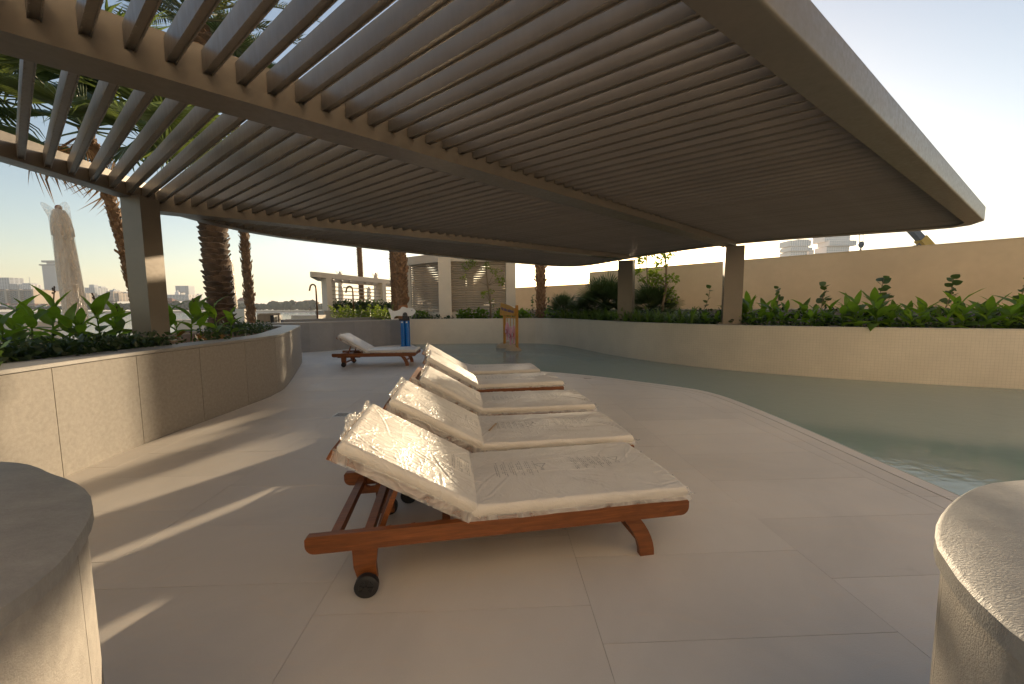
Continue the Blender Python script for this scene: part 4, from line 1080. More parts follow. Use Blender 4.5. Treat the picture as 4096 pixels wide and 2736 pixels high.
# tree right of the slim column (reaching above the roof), one beside the column and one before the louvred pavilion
b0 = gpos(2648, 12.3, .93)
thin_tree('slender young tree with lime green leaves right of the slim column', b0, [(0, 0, 0), (.03, 0, .6), (.12, 0, 1.1), (.10, .0, 1.7), (.02, 0, 2.3), (.05, 0, 3.2)],
          [(-.28, 0, 1.25, .22, 60), (-.30, .1, 1.52, .2, 50), (-.05, -.1, 1.35, .2, 45), (.28, 0, 1.35, .2, 45), (.2, .1, .95, .22, 40), (-.1, 0, 1.75, .18, 40), (.0, 0, 2.05, .2, 50), (-.4, .0, 2.2, .22, 55), (.3, .1, 2.2, .22, 50), (0, 0, 2.5, .35, 90), (.5, 0, 2.7, .35, 80), (-.5, .2, 2.9, .4, 90), (.1, 0, 3.3, .5, 120), (.3, 0, .7, .2, 30)], .13, 41)
b0 = gpos(2600, 13.6, .93)
thin_tree('young tree whose leafy branch hangs just right of the slim column top', b0, [(0.1, .3, 0), (0, .3, 1.2), (-.1, .2, 2.3), (-.05, 0, 3.4)], [(-.45, 0, 1.72, .18, 45), (-.38, 0, 2.15, .25, 80), (-.3, 0, 1.4, .14, 25), (-.5, 0, 2.5, .3, 90), (-.1, 0, 2.9, .4, 100), (.2, 0, 3.4, .5, 120)], .13, 42, (.03, .015))
b0 = gpos(1962, 16.0, .93)
thin_tree('thin bare stemmed young tree in front of the louvred pavilion', b0, [(0, 0, 0), (0, 0, .7), (-.1, 0, 1.4), (-.16, 0, 2.0), (-.15, 0, 2.6)],
          [(-.95, 0, 2.2, .3, 70), (-1.05, 0, 1.75, .15, 22), (-.7, 0, 2.35, .25, 50), (-.12, 0, 2.2, .22, 50), (.25, 0, 2.0, .22, 50), (.38, 0, 1.62, .24, 60), (.45, 0, 1.5, .15, 25), (-.25, 0, 1.05, .2, 40), (.02, 0, 1.15, .14, 25), (.1, 0, .72, .15, 18), (-.9, 0, 2.7, .4, 60), (.2, 0, 2.8, .5, 90)], .10, 43)
# low leafy shrubs
def shrub(label, p, r, n, leaf, mat, seed, shoots=0, group=None):
    q = random.Random(seed); t = thing('shrub', label, 'shrub', p, 0, group); k = MB()
    leaf_cloud(k, (0, 0, r[2] * .8), r, n, leaf, q)
    st = MB()
    for _ in range(shoots):
        x, y = q.uniform(-r[0], r[0]) * .8, q.uniform(-r[1], r[1]) * .8; h = r[2] * q.uniform(1.6, 2.5); e = Vector((x * 1.15, y, h)); st.tube([(x * .4, y * .4, 0), (x, y, h * .6), e], [.008, .006, .003], 4)
        for j in range(12): leaf_cloud(k, Vector((x, y, h * .6)).lerp(e, j / 11), (.03, .03, .02), 3, leaf * .8, q)
    for _ in range(7):
        a = q.uniform(0, 6.28); st.tube([(0, 0, 0), (math.cos(a) * r[0] * .6, math.sin(a) * r[1] * .6, r[2])], [.014, .006], 5)
    part('stems', st, M['twig'], t, 180, kind='stuff'); part('foliage', k, M[mat], t); return t
shrub('sprawling yellow green shrub with tall shoots left of the white fish toy', gpos(1410, 16.4, .93), (.95, .5, .26), 900, .09, 'shrub', 51, 16)
shrub('rounded bright green shrub beside the orange palm stem', gpos(1520, 16.4, .93), (.75, .5, .26), 800, .09, 'shrub', 52, 9)
shrub('small glossy shrub right of the white fish toy', gpos(1680, 16.4, .93), (.4, .3, .22), 260, .11, 'canna', 53)
for i, (px, w, lb) in enumerate(((1860, .35, 'small rosette shrub at the foot of the louvred pavilion'), (1922, .3, 'rosette shrub left of the thin tree stem'), (2010, .35, 'leafy shrub behind the orange board sign'), (2090, .4, 'leafy shrub left of the ragged palm'), (2215, .5, 'broad leaved shrub right of the ragged palm'))):
    shrub(lb, gpos(px, 16.0, .93), (w, .3, .24), 200, .15, 'canna', 60 + i)
# hedge in front of the small shelter
hp0, hp1 = gpos(1325, 18.3, .95), gpos(1625, 22.4, .95)
t = thing('hedge', 'clipped dark green hedge along the foot of the small slatted shelter', 'hedge', hp0); k = MB(); q = random.Random(71); d = hp1 - hp0
for i in range(40):
    c = d * (i / 39) + Vector((q.uniform(-.1, .1), q.uniform(-.1, .1), .42 + q.uniform(-.05, .12))); leaf_cloud(k, c, (.28, .28, .45), 110, .13, q)
part('foliage', k, M['dark_leaf'], t)
# dark ground cover in the left planter
gc = MB(); q = random.Random(81)
for _ in range(900):
    y = q.uniform(1.5, 5.6); x = -4.22 - abs(q.gauss(0, .45)) - (.12 if 4.9 < y < 5.5 else 0) + (.25 if y < 3 else 0)
    if x < -6.6 or (4.85 < y < 5.55 and x > -5.1): continue
    leaf_cloud(gc, (x, y, .90 + q.uniform(0, .17)), (.09, .09, .09), 7, .075, q)
for _ in range(150):
    y = q.uniform(7.0, 9.8); x = -4.75 - (y - 7) * .42 - q.uniform(.1, 1.0); leaf_cloud(gc, (x, y, .93 + q.uniform(0, .14)), (.13, .13, .09), 8, .07, q)
o = obj('ground_cover', gc.mesh('ground_cover', M['dark_leaf'])); tag(o, kind='stuff'); o['label'] = 'dark low leafy ground cover filling the granite planter'
gc = MB()
for _ in range(760):
    s_ = q.uniform(0, SPW[-1] - 3.5); p, nn = along(POOL_WALL, s_); ro = q.uniform(.3, 2.0); c = p + nn * ro; leaf_cloud(gc, (c.x, c.y, .93 + q.uniform(0, .12 if ro < .9 else .36)), (.16, .16, .1), 9, .10, q)
o = obj('ground_cover', gc.mesh('ground_cover', M['dark_leaf'])); tag(o, kind='stuff'); o['label'] = 'dark leafy undergrowth in the bed above the pool wall'
# ------------------------------------------------------------------ pavilion and shelter behind the pool
def louvre_face(t, a, b, z0, z1, n, tilt=rad(48), dep=.10):
    a, b = Vector(a), Vector(b); d = (b - a); L = d.length; mid = (a + b) / 2; an = math.atan2(d.y, d.x)
    for i in range(n):
        z = z0 + (z1 - z0) * (i + .5) / n; k = MB(); k.box((0, 0, 0), (L, dep, .018))
        part('louvre_slat', k, M['louver'], t, loc=(mid.x, mid.y, z), rot=(tilt, 0, an))
pvA, pvB, pvC = gpos(1782, 16.25), gpos(1640, 17.6), gpos(2042, 16.55)
pvD = pvB + (pvC - pvA)
t = thing('pavilion', 'beige pavilion with close horizontal louvre panels behind the pool wall', 'pavilion')
for p, w, nm in ((pvA, .52, 'post'), (pvB, .24, 'post'), (pvC, .40, 'post'), (pvD, .3, 'post')):
    k = MB(); k.box((p.x, p.y, 2.20), (w, w * .8, 2.6), rad(8)); part(nm, k, M['cream'], t)
for a, b in ((pvA, pvC), (pvB, pvA), (pvB, pvD), (pvD, pvC)):
    k = MB(); k.bar((a.x, a.y, 1.07), (b.x, b.y, 1.07), .18, .34); part('base_wall', k, M['cream'], t)
    k = MB(); k.bar((a.x, a.y, 3.42), (b.x, b.y, 3.42), .16, .14); part('lintel', k, M['cream'], t)
    d = (b - a).normalized(); k0 = .14
    louvre_face(t, (a.x + d.x * k0, a.y + d.y * k0), (b.x - d.x * k0, b.y - d.y * k0), 1.24, 3.35, 21)
c = (pvA + pvB + pvC + pvD) / 4
k = MB(); q4 = [(c + (p - c) * 1.09) for p in (pvA, pvC, pvD, pvB)]; k.prism([(p.x, p.y) for p in q4], 3.49, 3.71); part('roof', k, M['cream'], t)
k = MB(); e = (pvC - pvA).normalized(); i0 = pvA + (pvD - pvA) * .55; k.box((i0.x - .3, i0.y, 2.3), (1.1, .9, 2.3), rad(8)); part('inner_partition', k, M['cream'], t)

s0, s1 = gpos(1311, 18.0), gpos(1531, 21.8); sdv2 = (s1 - s0).normalized(); snn = Vector((-.36, .93, 0))
t = thing('shelter', 'small beige slatted shelter with a thick flat roof rim beside the sea', 'pergola')
s_end = s0 + sdv2 * 7.2
for p in (s0, s1, s_end, s0 + snn * 2.6, s1 + snn * 2.6):
    k = MB(); k.box((p.x, p.y, 2.08), (.32, .3, 1.5), math.atan2(sdv2.y, sdv2.x)); part('post', k, M['cream'], t)
o_ = [s0 - sdv2 * .55 - snn * .25, s_end + sdv2 * .4 - snn * .25, s_end + sdv2 * .4 + snn * 2.9, s0 - sdv2 * .35 + snn * 2.9, s0 - sdv2 * .85 + snn * 2.6, s0 - sdv2 * .95 + snn * .2, s0 - sdv2 * .85 - snn * .1]
pl = [(p.x, p.y) for p in o_]
if area(pl) < 0: pl = pl[::-1]
k = MB(); k.sweep(pl, [(0, 2.83), (.28, 2.83), (.28, 3.06), (0, 3.06)], True); part('roof_rim', k, M['cream'], t)
for i in range(12):
    a = s0 + sdv2 * (-.4 + i * .62); k = MB(); k.bar((a.x, a.y, 2.95), (a.x + snn.x * 2.6, a.y + snn.y * 2.6, 2.95), .05, .12); part('roof_slat', k, M['louver'], t)
for i in range(6):
    k = MB(); z = 2.46 - i * .185; k.bar((s0.x, s0.y, z), (s_end.x, s_end.y, z), .04, .045); part('fence_slat', k, M['louver'], t)
    k = MB(); a, b = s0 + snn * 2.6, s_end + snn * 2.6
k = MB(); a, b = s0 - sdv2 * .45 - snn * .28, s_end - snn * .28; k.bar((a.x, a.y, .98), (b.x, b.y, .98), .5, .72)
tag(obj('stone_kerb', k.mesh('stone_kerb', M['concrete'])), 'pale stone upstand wall below the small slatted shelter', 'wall')
def crook(px, D, z0, z1, hook, label):
    p = gpos(px, D, 0); k = MB(); pts = [(p.x, p.y, z0), (p.x, p.y, z1 - .16)]; r = .085 * hook
    pts += [(p.x - r + r * math.cos(a), p.y, z1 - .16 + r * 1.3 * math.sin(a)) for a in (rad(20 * i) for i in range(1, 10))] + [(p.x - 2 * r - .03, p.y, z1 - .26)]
    k.tube(pts, .034, 10); o = obj('shower_pipe', k.mesh('shower_pipe', M['copper'], 180)); tag(o, label, 'shower pipe', 'hooked outdoor shower pipes')
crook(1268, 15.9, .9, 2.42, 1.45, 'hooked bronze shower pipe left of the small slatted shelter')
crook(1414, 16.6, .9, 2.36, 1.6, 'hooked bronze shower pipe standing before the dark green hedge')
# low cream blocks and a finned box on the seaward terrace
for (px0, px1, D, z1, lb) in ((1163, 1268, 16, 1.13, 'low pale cream block near the left shower pipe'), (690, 812, 10.6, 1.12, 'low pale cream block seen between cannas by the stout palm'), (-60, 95, 9.5, 1.12, 'low pale cream block behind the cannas at the left edge')):
    a, b = gpos(px0, D), gpos(px1, D); k = MB(); k.box(((a.x + b.x) / 2, D + .35, z1 / 2), (b.x - a.x, .7, z1)); k2 = MB(); k2.box(((a.x + b.x) / 2, D + .35, z1 + .016), (b.x - a.x + .04, .74, .03))
    t = thing('terrace_block', lb, 'low wall', (0, 0, 0)); part('block', k, M['cream'], t); part('cap', k2, M['far_white'], t)
t = thing('finned_box', 'beige plant box with upright fins at the end of the left planter', 'equipment box'); a, b = gpos(1030, 13.2), gpos(1118, 13.9)
k = MB(); k.box(((a.x + b.x) / 2 + .03, 13.8, .6), (b.x - a.x - .08, .5, 1.2)); part('body', k, M['black'], t)
k = MB(); k.bar((a.x, a.y, 1.25), (b.x, b.y, 1.25), .08, .06); part('top_rail', k, M['louver'], t)
for i in range(17):
    p = a.lerp(b, i / 16); k = MB(); k.box((p.x, p.y - .02, .72), (.025, .06, 1.0)); part('fin', k, M['louver'], t)
k = MB(); a, b = gpos(1125, 13.6), gpos(1560, 16.9); k.bar((a.x, a.y, .98), (b.x, b.y, 1.0), .3, .12); tag(obj('terrace_kerb', k.mesh('terrace_kerb', M['grey_stone'])), 'dark stone kerb behind the curved grey wall', 'wall')

# ------------------------------------------------------------------ wrapped umbrellas
def umbrella(label, p, z0, h, seed, lean=0.):
    q = random.Random(seed); t = thing('wrapped_umbrella', label, 'umbrella', p, 0, 'closed umbrellas wrapped in plastic')
    n = 36; k = MB(); rows = [(0, .11), (.02, .155), (.15, .165), (.35, .155), (.55, .145), (.74, .13), (.745, .15), (.80, .15), (.9, .135), (.965, .085), (.975, .03)]
    vs = []
    for (f, r) in rows:
        for j in range(n):
            a = 2 * math.pi * j / n; rr = r * (1 + .12 * math.sin(a * 8 + f * 2.2) * (1 if f < .9 else .3) + .05 * noise.noise(Vector((math.cos(a) * 2, f * 6, seed)))); vs.append((rr * math.cos(a) + lean * f, rr * math.sin(a), z0 + h * f))
    fs = [(i * n + j, i * n + (j + 1) % n, (i + 1) * n + (j + 1) % n, (i + 1) * n + j) for i in range(len(rows) - 1) for j in range(n)] + [tuple(range(n))[::-1], tuple((len(rows) - 1) * n + j for j in range(n))]
    k.add(vs, fs); part('folded_canopy', k, M['canvas'], t, 60)
    k = MB(); k.blob((lean, 0, z0 + h * .985), (.055, .055, .06), 1, 2, 0); part('finial', k, M['teak'], t, 180)
    k = MB(); k.tube([(0, 0, 0), (0, 0, z0 + .1)], .025, 10); part('pole', k, M['white_plastic'], t, 180)
    k = MB(); k.box((0, 0, .12), (.7, .7, .24)); part('base', k, M['cream'], t)
    k = MB(); vs = []; rows = 22; n = 48
    for i in range(rows + 1):
        f = i / rows
        for j in range(n):
            a = 2 * math.pi * j / n; r = .185 - .03 * f; r *= 1 + .035 * noise.noise(Vector((math.cos(a) * 3, math.sin(a) * 3, f * 4 + seed))) + .02 * noise.noise(Vector((math.cos(a) * 8, math.sin(a) * 8, f * 3 + seed)))
            z = z0 - .02 + h * 1.0 * f; x = r * math.cos(a) + lean * f; y = r * math.sin(a)
            if f > .9: x -= .16 * (f - .9) / .1 * max(0, -math.cos(a)); z += (f - .9) / .1 * .10 * (math.cos(a * 2) ) * h / 2.3
            vs.append((x, y, z))
    k.add(vs, [(i * n + j, i * n + (j + 1) % n, (i + 1) * n + (j + 1) % n, (i + 1) * n + j) for i in range(rows) for j in range(n)]); part('plastic_bag', k, M['bag'], t, 180)
umbrella('large wrapped umbrella at the left, standing on the terrace before the skyline', gpos(302, 8.1, -.05), 1.24, 2.36, 1, -.13)
umbrella('wrapped umbrella mostly hidden behind the stout scaly palm trunk', gpos(934, 19.5, -.05), 1.55, 2.45, 2, -.05)
umbrella('wrapped umbrella behind the left bay of the small shelter', gpos(1366, 27, -.05), 1.3, 2.75, 3)
umbrella('wrapped umbrella behind the middle of the small shelter', gpos(1478, 30, -.05), 1.2, 1.95, 4)
umbrella('wrapped umbrella behind the right post of the small shelter', gpos(1508, 26, -.05), 1.2, 2.65, 5)
k = MB(); a = gpos(963, 19.2); k.box((a.x, a.y, .7), (.6, .4, 1.5)); tag(obj('cream_pier', k.mesh('cream_pier', M['cream'])), 'square cream pier beside the umbrella behind the stout palm', 'pillar')

# ------------------------------------------------------------------ water toys
fp = gpos(1613, 14.35)
t = thing('fish_water_toy', 'white fish shaped water squirter on two blue posts at the pool corner', 'water toy', fp, rad(4))
FISH = [(-.50, .17), (-.47, .20), (-.43, .185), (-.36, .12), (-.28, .10), (-.2, .115), (-.09, .165), (-.05, .21), (-.03, .245), (.02, .255), (.08, .245), (.14, .215), (.24, .21), (.33, .205), (.40, .175), (.445, .12), (.44, .08), (.40, .02), (.33, -.035), (.25, -.06), (.1, -.065), (-.15, -.05), (-.25, -.055), (-.30, -.09), (-.33, -.155), (-.36, -.185), (-.41, -.175), (-.425, -.13), (-.43, -.03), (-.465, .06)]
for i, y in enumerate((-.07, .07)):
    k = MB(); k.xprism([(x * 1.04 - .04 * i, z * 1.04 + 1.19 + .02 * i) for x, z in FISH], y - .022, y + .022); part('fish_plate', k, M['white_plastic'], t, 30)
k = MB(); k.tube([(.33, -.094, 1.335), (.33, -.090, 1.335)], .016, 12); part('eye', k, M['black'], t)
for y in (-.115, .115):
    k = MB(); k.xprism([(-.03, .96), (.20, .96), (.19, 1.02), (.165, 1.19), (.15, 1.235), (.115, 1.265), (.075, 1.27), (.04, 1.255), (.012, 1.225), (-.005, 1.17)], y - .018, y + .018); pl_ = part('bracket', k, M['black'], t, 30)
    for x, z in ((.08, 1.235), (.04, 1.16), (.125, 1.165)):
        k = MB(); k.tube([(x, y - .02, z), (x, y - .028, z)], .009, 8); part('bolt', k, M['steel'], pl_)
k = MB(); k.box((.0, 0, .99), (.30, .18, .06)); part('cross_block', k, M['black'], t)
for x in (-.035, .135):
    k = MB(); k.tube([(x, 0, 0), (x, 0, .96)], .085, 20); ps = part('post', k, M['blue'], t, 60)
    k = MB(); k.tube([(x, 0, .0), (x, 0, .012)], .12, 20); part('post_flange', k, M['blue'], ps, 60)
    k = MB(); k.box((x - .01, -.088, .90), (.055, .006, .05)); part('sticker', k, M['white_plastic'], ps)

# orange board with lettering, hung with three pink fish, on moulded rocks
sgL, sgR = gpos(2017, 13.6), gpos(2067, 12.75); sgd = (sgR - sgL); sgl = sgd.length; an = math.atan2(sgd.y, sgd.x)
t = thing('salmon_game_sign', 'orange timber sign reading Hit the salmon standing in the pool', 'sign', sgL, an)
k = MB(); k.box((.0, 0, .42), (.075, .075, 1.9)); part('post', k, M['orange'], t)
k = MB(); k.box((sgl, 0, .48), (.075, .075, 2.02)); part('post', k, M['orange'], t)
k = MB(); k.box((sgl / 2, 0, 1.08), (sgl - .075, .05, .06)); part('cross_rail', k, M['orange'], t)
k = MB(); pr_ = [(-.20, 1.14), (sgl - .03, 1.14), (sgl + .0, 1.2), (sgl - .01, 1.40), (sgl * .5, 1.50), (-.12, 1.58), (-.15, 1.55), (-.17, 1.36), (-.21, 1.30)]; k.xprism(pr_, -.075, -.04); bd = part('board', k, M['orange'], t)
for x in (-.1, sgl - .12):
    k = MB(); k.tube([(x, -.076, 1.25), (x, -.082, 1.25)], .014, 10); part('bolt', k, M['black'], bd)
fc = bpy.data.curves.new('lettering', 'FONT'); fc.body = 'Hit the salmon'; fc.size = .155; fc.extrude = .002; fc.offset = .0015; fc.shear = .12; fc.space_character = 1.02
tmp = bpy.data.objects.new('tmp_text', fc); COL.objects.link(tmp); bpy.context.view_layer.update()
me = bpy.data.meshes.new_from_object(tmp.evaluated_get(bpy.context.evaluated_depsgraph_get())); bpy.data.objects.remove(tmp)
me.name = 'lettering'; me.materials.clear(); me.materials.append(M['ink_blue'])
wx = [v.co.x for v in me.vertices]; sx_ = (sgl + .02) / (max(wx) - min(wx)); o = obj('lettering', me, bd, (-.11, -.079, 1.335), (math.pi / 2, rad(6), 0), (sx_, 1.05, 1))
for i, (x, ln) in enumerate(((sgl * .24, .13), (sgl * .50, .27), (sgl * .76, .22))):
    f_ = thing('hanging_fish', ('left', 'middle, lowest', 'right')[i] + ' pink fish with a round target hanging under the orange sign', 'toy fish', sgL + sgd * (x / sgl) + Vector((0, 0, 1.05)), an, 'pink target fish')
    k = MB(); k.tube([(0, 0, 0), (0, 0, -ln - .02)], .012, 8); part('rod', k, M['orange'], f_)
    prof = [(0, .012), (-.05, .04), (-.10, .060), (-.2, .076), (-.32, .074), (-.42, .055), (-.50, .034), (-.54, .03)]
    k = MB(); k.tube([(0, 0, -ln + z) for z, r in prof], [r for z, r in prof], 14); part('body', k, M['pink'], f_, 60)
    k = MB(); k.xprism([(-.025, -ln - .52), (.025, -ln - .52), (.055, -ln - .64), (.012, -ln - .61), (-.012, -ln - .61), (-.055, -ln - .64)], -.016, .016); part('tail', k, M['pink'], f_)
    k = MB(); k.xprism([(-.06, -ln - .2), (-.095, -ln - .26), (-.09, -ln - .31), (-.055, -ln - .30)], -.012, .012); part('fin', k, M['pink'], f_)
    for j, (r, mt) in enumerate(((.075, 'target_red'), (.055, 'white_plastic'), (.036, 'target_red'), (.02, 'white_plastic'))):
        k = MB(); y = -.072 - .004 * j; k.tube([(.035, y + .02, -ln - .33), (.035, y, -ln - .33)], r, 22); part('target_ring', k, M[mt], f_, 60)
for (px, D, r, lb) in ((2022, 13.7, (.36, .3, .30), 'wide low moulded rock at the left foot of the orange sign'), (2050, 12.85, (.30, .26, .23), 'rounded moulded rock in front, at the right foot of the orange sign')):
    k = MB(); p = gpos(px, D, -.08); k.blob((p.x, p.y, p.z), r, px, 3, .22); k.blob((p.x + .02, p.y, -.30), (r[0] * 1.7, r[1] * 1.7, .2), px + 3, 2, .15)
    tag(obj('pool_rock', k.mesh('pool_rock', M['boulder'], 180)), lb, 'rock', 'moulded rocks in the pool')

# ------------------------------------------------------------------ far shore
k = MB(); vs = [(-1400, 560, -3.2), (500, 600, -3.2), (500, 615, -2.2), (-1400, 600, -2.0), (500, 660, -1.2), (-1400, 660, -.8)]
k.add(vs, [(0, 1, 2, 3), (3, 2, 4, 5)]); struct('beach', k, M['sand'])
k = MB(); k.box((0, 3300, -3.5), (9000, 5290, 5)); struct('far_land', k, M['far_tree'])
def px_box(k, px0, px1, y0, y1, D, depth, mi=0):
    a = sight(px0, y1, D); b = sight(px1, y0, D); k.box(((a.x + b.x) / 2, D + depth / 2, (a.z + b.z) / 2), (b.x - a.x, depth, b.z - a.z), 0, mi); return a, b
def far_tower(name, label, cat, px0, px1, yt, yb, D, depth=30, wall='far_grey', bands=8, cols=0, top=None):
    a, b = sight(px0, yb, D), sight(px1, yt, D); t = thing(name, label, cat, ((a.x + b.x) / 2, D, a.z))
    W_, H_ = b.x - a.x, b.z - a.z; k = MB(); k.box((0, depth / 2, H_ / 2), (W_, depth, H_)); part('wall', k, M[wall], t)
    k = MB(); fh = H_ / bands
    for i in range(bands):
        if cols:
            cw = W_ / cols
            for j in range(cols): k.box((-W_ / 2 + (j + .5) * cw, -.15, (i + .5) * fh), (cw * .55, .5, fh * .5))
        else: k.box((0, -.15, (i + .55) * fh), (W_ * .94, .5, fh * .42))
        for j in range(3): k.box((W_ / 2 + .1, depth * (j + .5) / 3, (i + .5) * fh), (.4, depth * .2, fh * .45))
    part('windows', k, M['far_glass'], t, kind='stuff')
    if top:
        for (w, h, z, mt, nm) in top:
            k = MB(); k.box((0, depth / 2, H_ + z * H_ + h * H_ / 2), (W_ * w, depth * w, h * H_)); part(nm, k, M[mt], t)
    return t
# beach apartments
for (px0, px1, yt, D, nb, lb) in ((-70, 137, 1157, 720, 4, 'long tan beach apartment block with wavy parapet at the left edge'), (141, 203, 1162, 750, 2, 'tan apartment block beside the long beach apartments')):
    a, b = sight(px0, 1216, D), sight(px1, yt, D); W_, H_ = b.x - a.x, b.z - a.z
    t = thing('apartment_block', lb, 'building', ((a.x + b.x) / 2, D, a.z)); k = MB(); k.box((0, 12, H_ * .48), (W_, 22, H_ * .96)); part('wall', k, M['far_wall'], t)
    for i in range(nb + 1):
        x = -W_ / 2 + W_ * i / nb; k = MB(); k.box((x, -1.2, H_ / 2), (W_ / nb * .16, 5, H_)); part('stair_tower', k, M['far_wall'], t)
    k = MB(); g = MB()
    for f in range(11):
        z = H_ * (.06 + f * .075)
        for i in range(nb):
            for j in range(5):
                x = -W_ / 2 + W_ / nb * (i + .12 + .76 * (j + .5) / 5); g.box((x, .7, z + H_ * .03), (W_ / nb * .09, 1, H_ * .045))
                if (j + f) % 2 == 0: k.box((x, -.9, z), (W_ / nb * .13, 3.0, H_ * .02))
    part('balconies', k, M['far_white'], t, kind='stuff'); part('windows', g, M['far_glass'], t, kind='stuff')
    k = MB(); k.box((0, 12, H_ * .985), (W_, 20, H_ * .03)); part('roof', k, M['far_roof'], t)
    k = MB(); k.tube([(-W_ / 2 + W_ * i / 24, -2.5, H_ * (.93 + .025 * math.sin(i * .9))) for i in range(25)], .8, 5); part('parapet', k, M['far_wall'], t)
far_tower('skyline_tower', 'pale grey tower with lit side at the far left of the skyline', 'tower', -20, 36, 1110, 1165, 1350, 40, 'far_grey', 10, 6)
far_tower('skyline_tower', 'unfinished low tower with open frame above the beach apartments', 'tower', 39, 68, 1135, 1165, 1350, 25, 'far_grey', 7, 5)
far_tower('skyline_tower', 'curved roof tower with a thin mast above the beach apartments', 'tower', 79, 122, 1137, 1165, 1350, 30, 'far_white', 6, 7, [(.7, .18, 0, 'far_grey', 'upper_block'), (.03, .9, .18, 'far_grey', 'mast')])
tt = far_tower('skyline_tower', 'tallest blue grey tower with flared crown left of the large umbrella', 'tower', 184, 246, 1062, 1215, 1500, 45, 'far_grey', 34, 0, [(1.16, .035, 0, 'far_glass', 'flared_crown'), (.7, .05, .035, 'far_grey', 'neck'), (1.0, .05, .085, 'far_glass', 'flared_crown'), (.02, .04, .135, 'far_glass', 'mast')])
far_tower('skyline_tower', 'stepped grey tower right of the large umbrella', 'tower', 342, 378, 1150, 1185, 1500, 30, 'far_grey', 9, 5, [(.5, .35, 0, 'far_grey', 'upper_block')])
far_tower('skyline_tower', 'narrow round topped tower beside the stepped grey tower', 'tower', 382, 405, 1152, 1185, 1550, 25, 'far_grey', 8, 4, [(.7, .2, 0, 'far_grey', 'upper_block')])
far_tower('skyline_block', 'low pale block right of the large umbrella', 'building', 318, 344, 1172, 1210, 900, 25, 'far_wall', 7, 5)
far_tower('skyline_block', 'long low grey block behind the far trees', 'building', 344, 425, 1180, 1210, 950, 25, 'far_grey', 4, 12)
far_tower('skyline_block', 'domed pale building left of the bronze column', 'building', 428, 452, 1165, 1205, 950, 25, 'far_wall', 7, 5, [(.6, .14, 0, 'far_grey', 'dome'), (.2, .12, .14, 'far_grey', 'dome')])
far_tower('skyline_block', 'pale block with many windows left of the bronze column', 'building', 453, 474, 1172, 1205, 960, 25, 'far_wall', 6, 5)
far_tower('skyline_block', 'glassy block just left of the bronze column', 'building', 474, 505, 1168, 1205, 980, 25, 'far_grey', 6, 6)
t = far_tower('skyline_palace', 'wide white palace hotel with domes right of the bronze column', 'building', 628, 754, 1178, 1200, 1000, 30, 'far_white', 4, 22, [(.12, .5, 0, 'far_white', 'dome'), (.05, .35, .5, 'far_white', 'dome')])
a, b = sight(706, 1205, 1550), sight(753, 1143, 1550); W_, H_ = b.x - a.x, b.z - a.z
t = thing('gate_tower', 'grey square tower with a tall gap through its middle', 'tower', ((a.x + b.x) / 2, 1550, a.z))
for x, w, z, h in ((-.31, .38, .5, 1), (.36, .28, .5, 1), (.05, .34, .8, .4), (.05, .34, .12, .24)):
    k = MB(); k.box((W_ * x, 15, H_ * z), (W_ * w, 30, H_ * h)); part('wall', k, M['far_grey'], t)
k = MB(); 
for i in range(16): k.box((-W_ * .31, -.15, H_ * (i + .5) / 16), (W_ * .34, .4, H_ * .02)); k.box((W_ * .36, -.15, H_ * (i + .5) / 16), (W_ * .25, .4, H_ * .02))
part('windows', k, M['far_glass'], t, kind='stuff')
far_tower('skyline_tower', 'tiny pale tower right of the gap tower', 'tower', 783, 794, 1180, 1205, 1700, 20, 'far_grey', 9, 2, [(.6, .2, 0, 'far_grey', 'upper_block')])
# villas along the beach
def villa(px0, px1, yt, D, wall, label, yb=1238):
    a, b = sight(px0, yb, D), sight(px1, yt, D); W_, H_ = b.x - a.x, b.z - a.z; t = thing('beach_villa', label, 'house', ((a.x + b.x) / 2, D, a.z)); h = H_ * .72
    k = MB(); k.box((0, W_ * .25, h / 2), (W_ * .9, W_ * .5, h)); part('wall', k, M[wall], t)
    k = MB(); x, y0, y1 = W_ * .5, -W_ * .05, W_ * .55; k.add([(-x, y0, h), (x, y0, h), (x, y1, h), (-x, y1, h), (-x * .45, W_ * .25, H_), (x * .45, W_ * .25, H_)], [(0, 1, 5, 4), (1, 2, 5), (2, 3, 4, 5), (3, 0, 4), (3, 2, 1, 0)]); part('roof', k, M['far_roof'], t)
    for i in range(4):
        k = MB(); k.box((-W_ * .33 + i * W_ * .22, -.1, h * .35), (W_ * .1, .6, h * .45)); part('window', k, M['far_glass'], t)
for i, (p0, p1, yt, wl, lb) in enumerate(((2, 28, 1212, 'far_white', 'white villa at the far left below the apartments'), (34, 70, 1213, 'far_wall', 'tan villa below the apartments, second from left'), (98, 140, 1214, 'far_wall', 'tan villa with arched front below the right apartments'), (142, 186, 1216, 'far_white', 'white villa left of the tallest tower'), (256, 290, 1216, 'far_white', 'white villa hidden behind the large umbrella'), (636, 690, 1192, 'far_red', 'red walled villa right of the bronze column'), (948, 982, 1190, 'far_wall', 'pale villa just left of the slender palm'), (1160, 1188, 1205, 'far_white', 'white villa among trees left of the shower pipe'), (1196, 1262, 1200, 'far_wall', 'tan villas among trees beside the left shower pipe'))):
    villa(p0, p1, yt, 655, wl, lb)
q = random.Random(91); k = MB()
for i in range(700):
    px = q.uniform(-150, 2150); base = sight(px, 1238, 650 + q.uniform(-8, 20)); hh = q.uniform(3, 6.5) * (1 if px < 300 else 1.7) * (1.35 if 1080 < px < 1260 or 560 < px < 940 else 1)
    if px < 200 and q.random() < .5: continue
    k.blob((base.x, base.y, base.z + hh * .5), (q.uniform(4, 9), 5, hh * .55), i, 2, .4)
o = obj('treeline', k.mesh('treeline', M['far_tree'])); tag(o, kind='stuff'); o['label'] = 'dark belt of trees along the far beach'

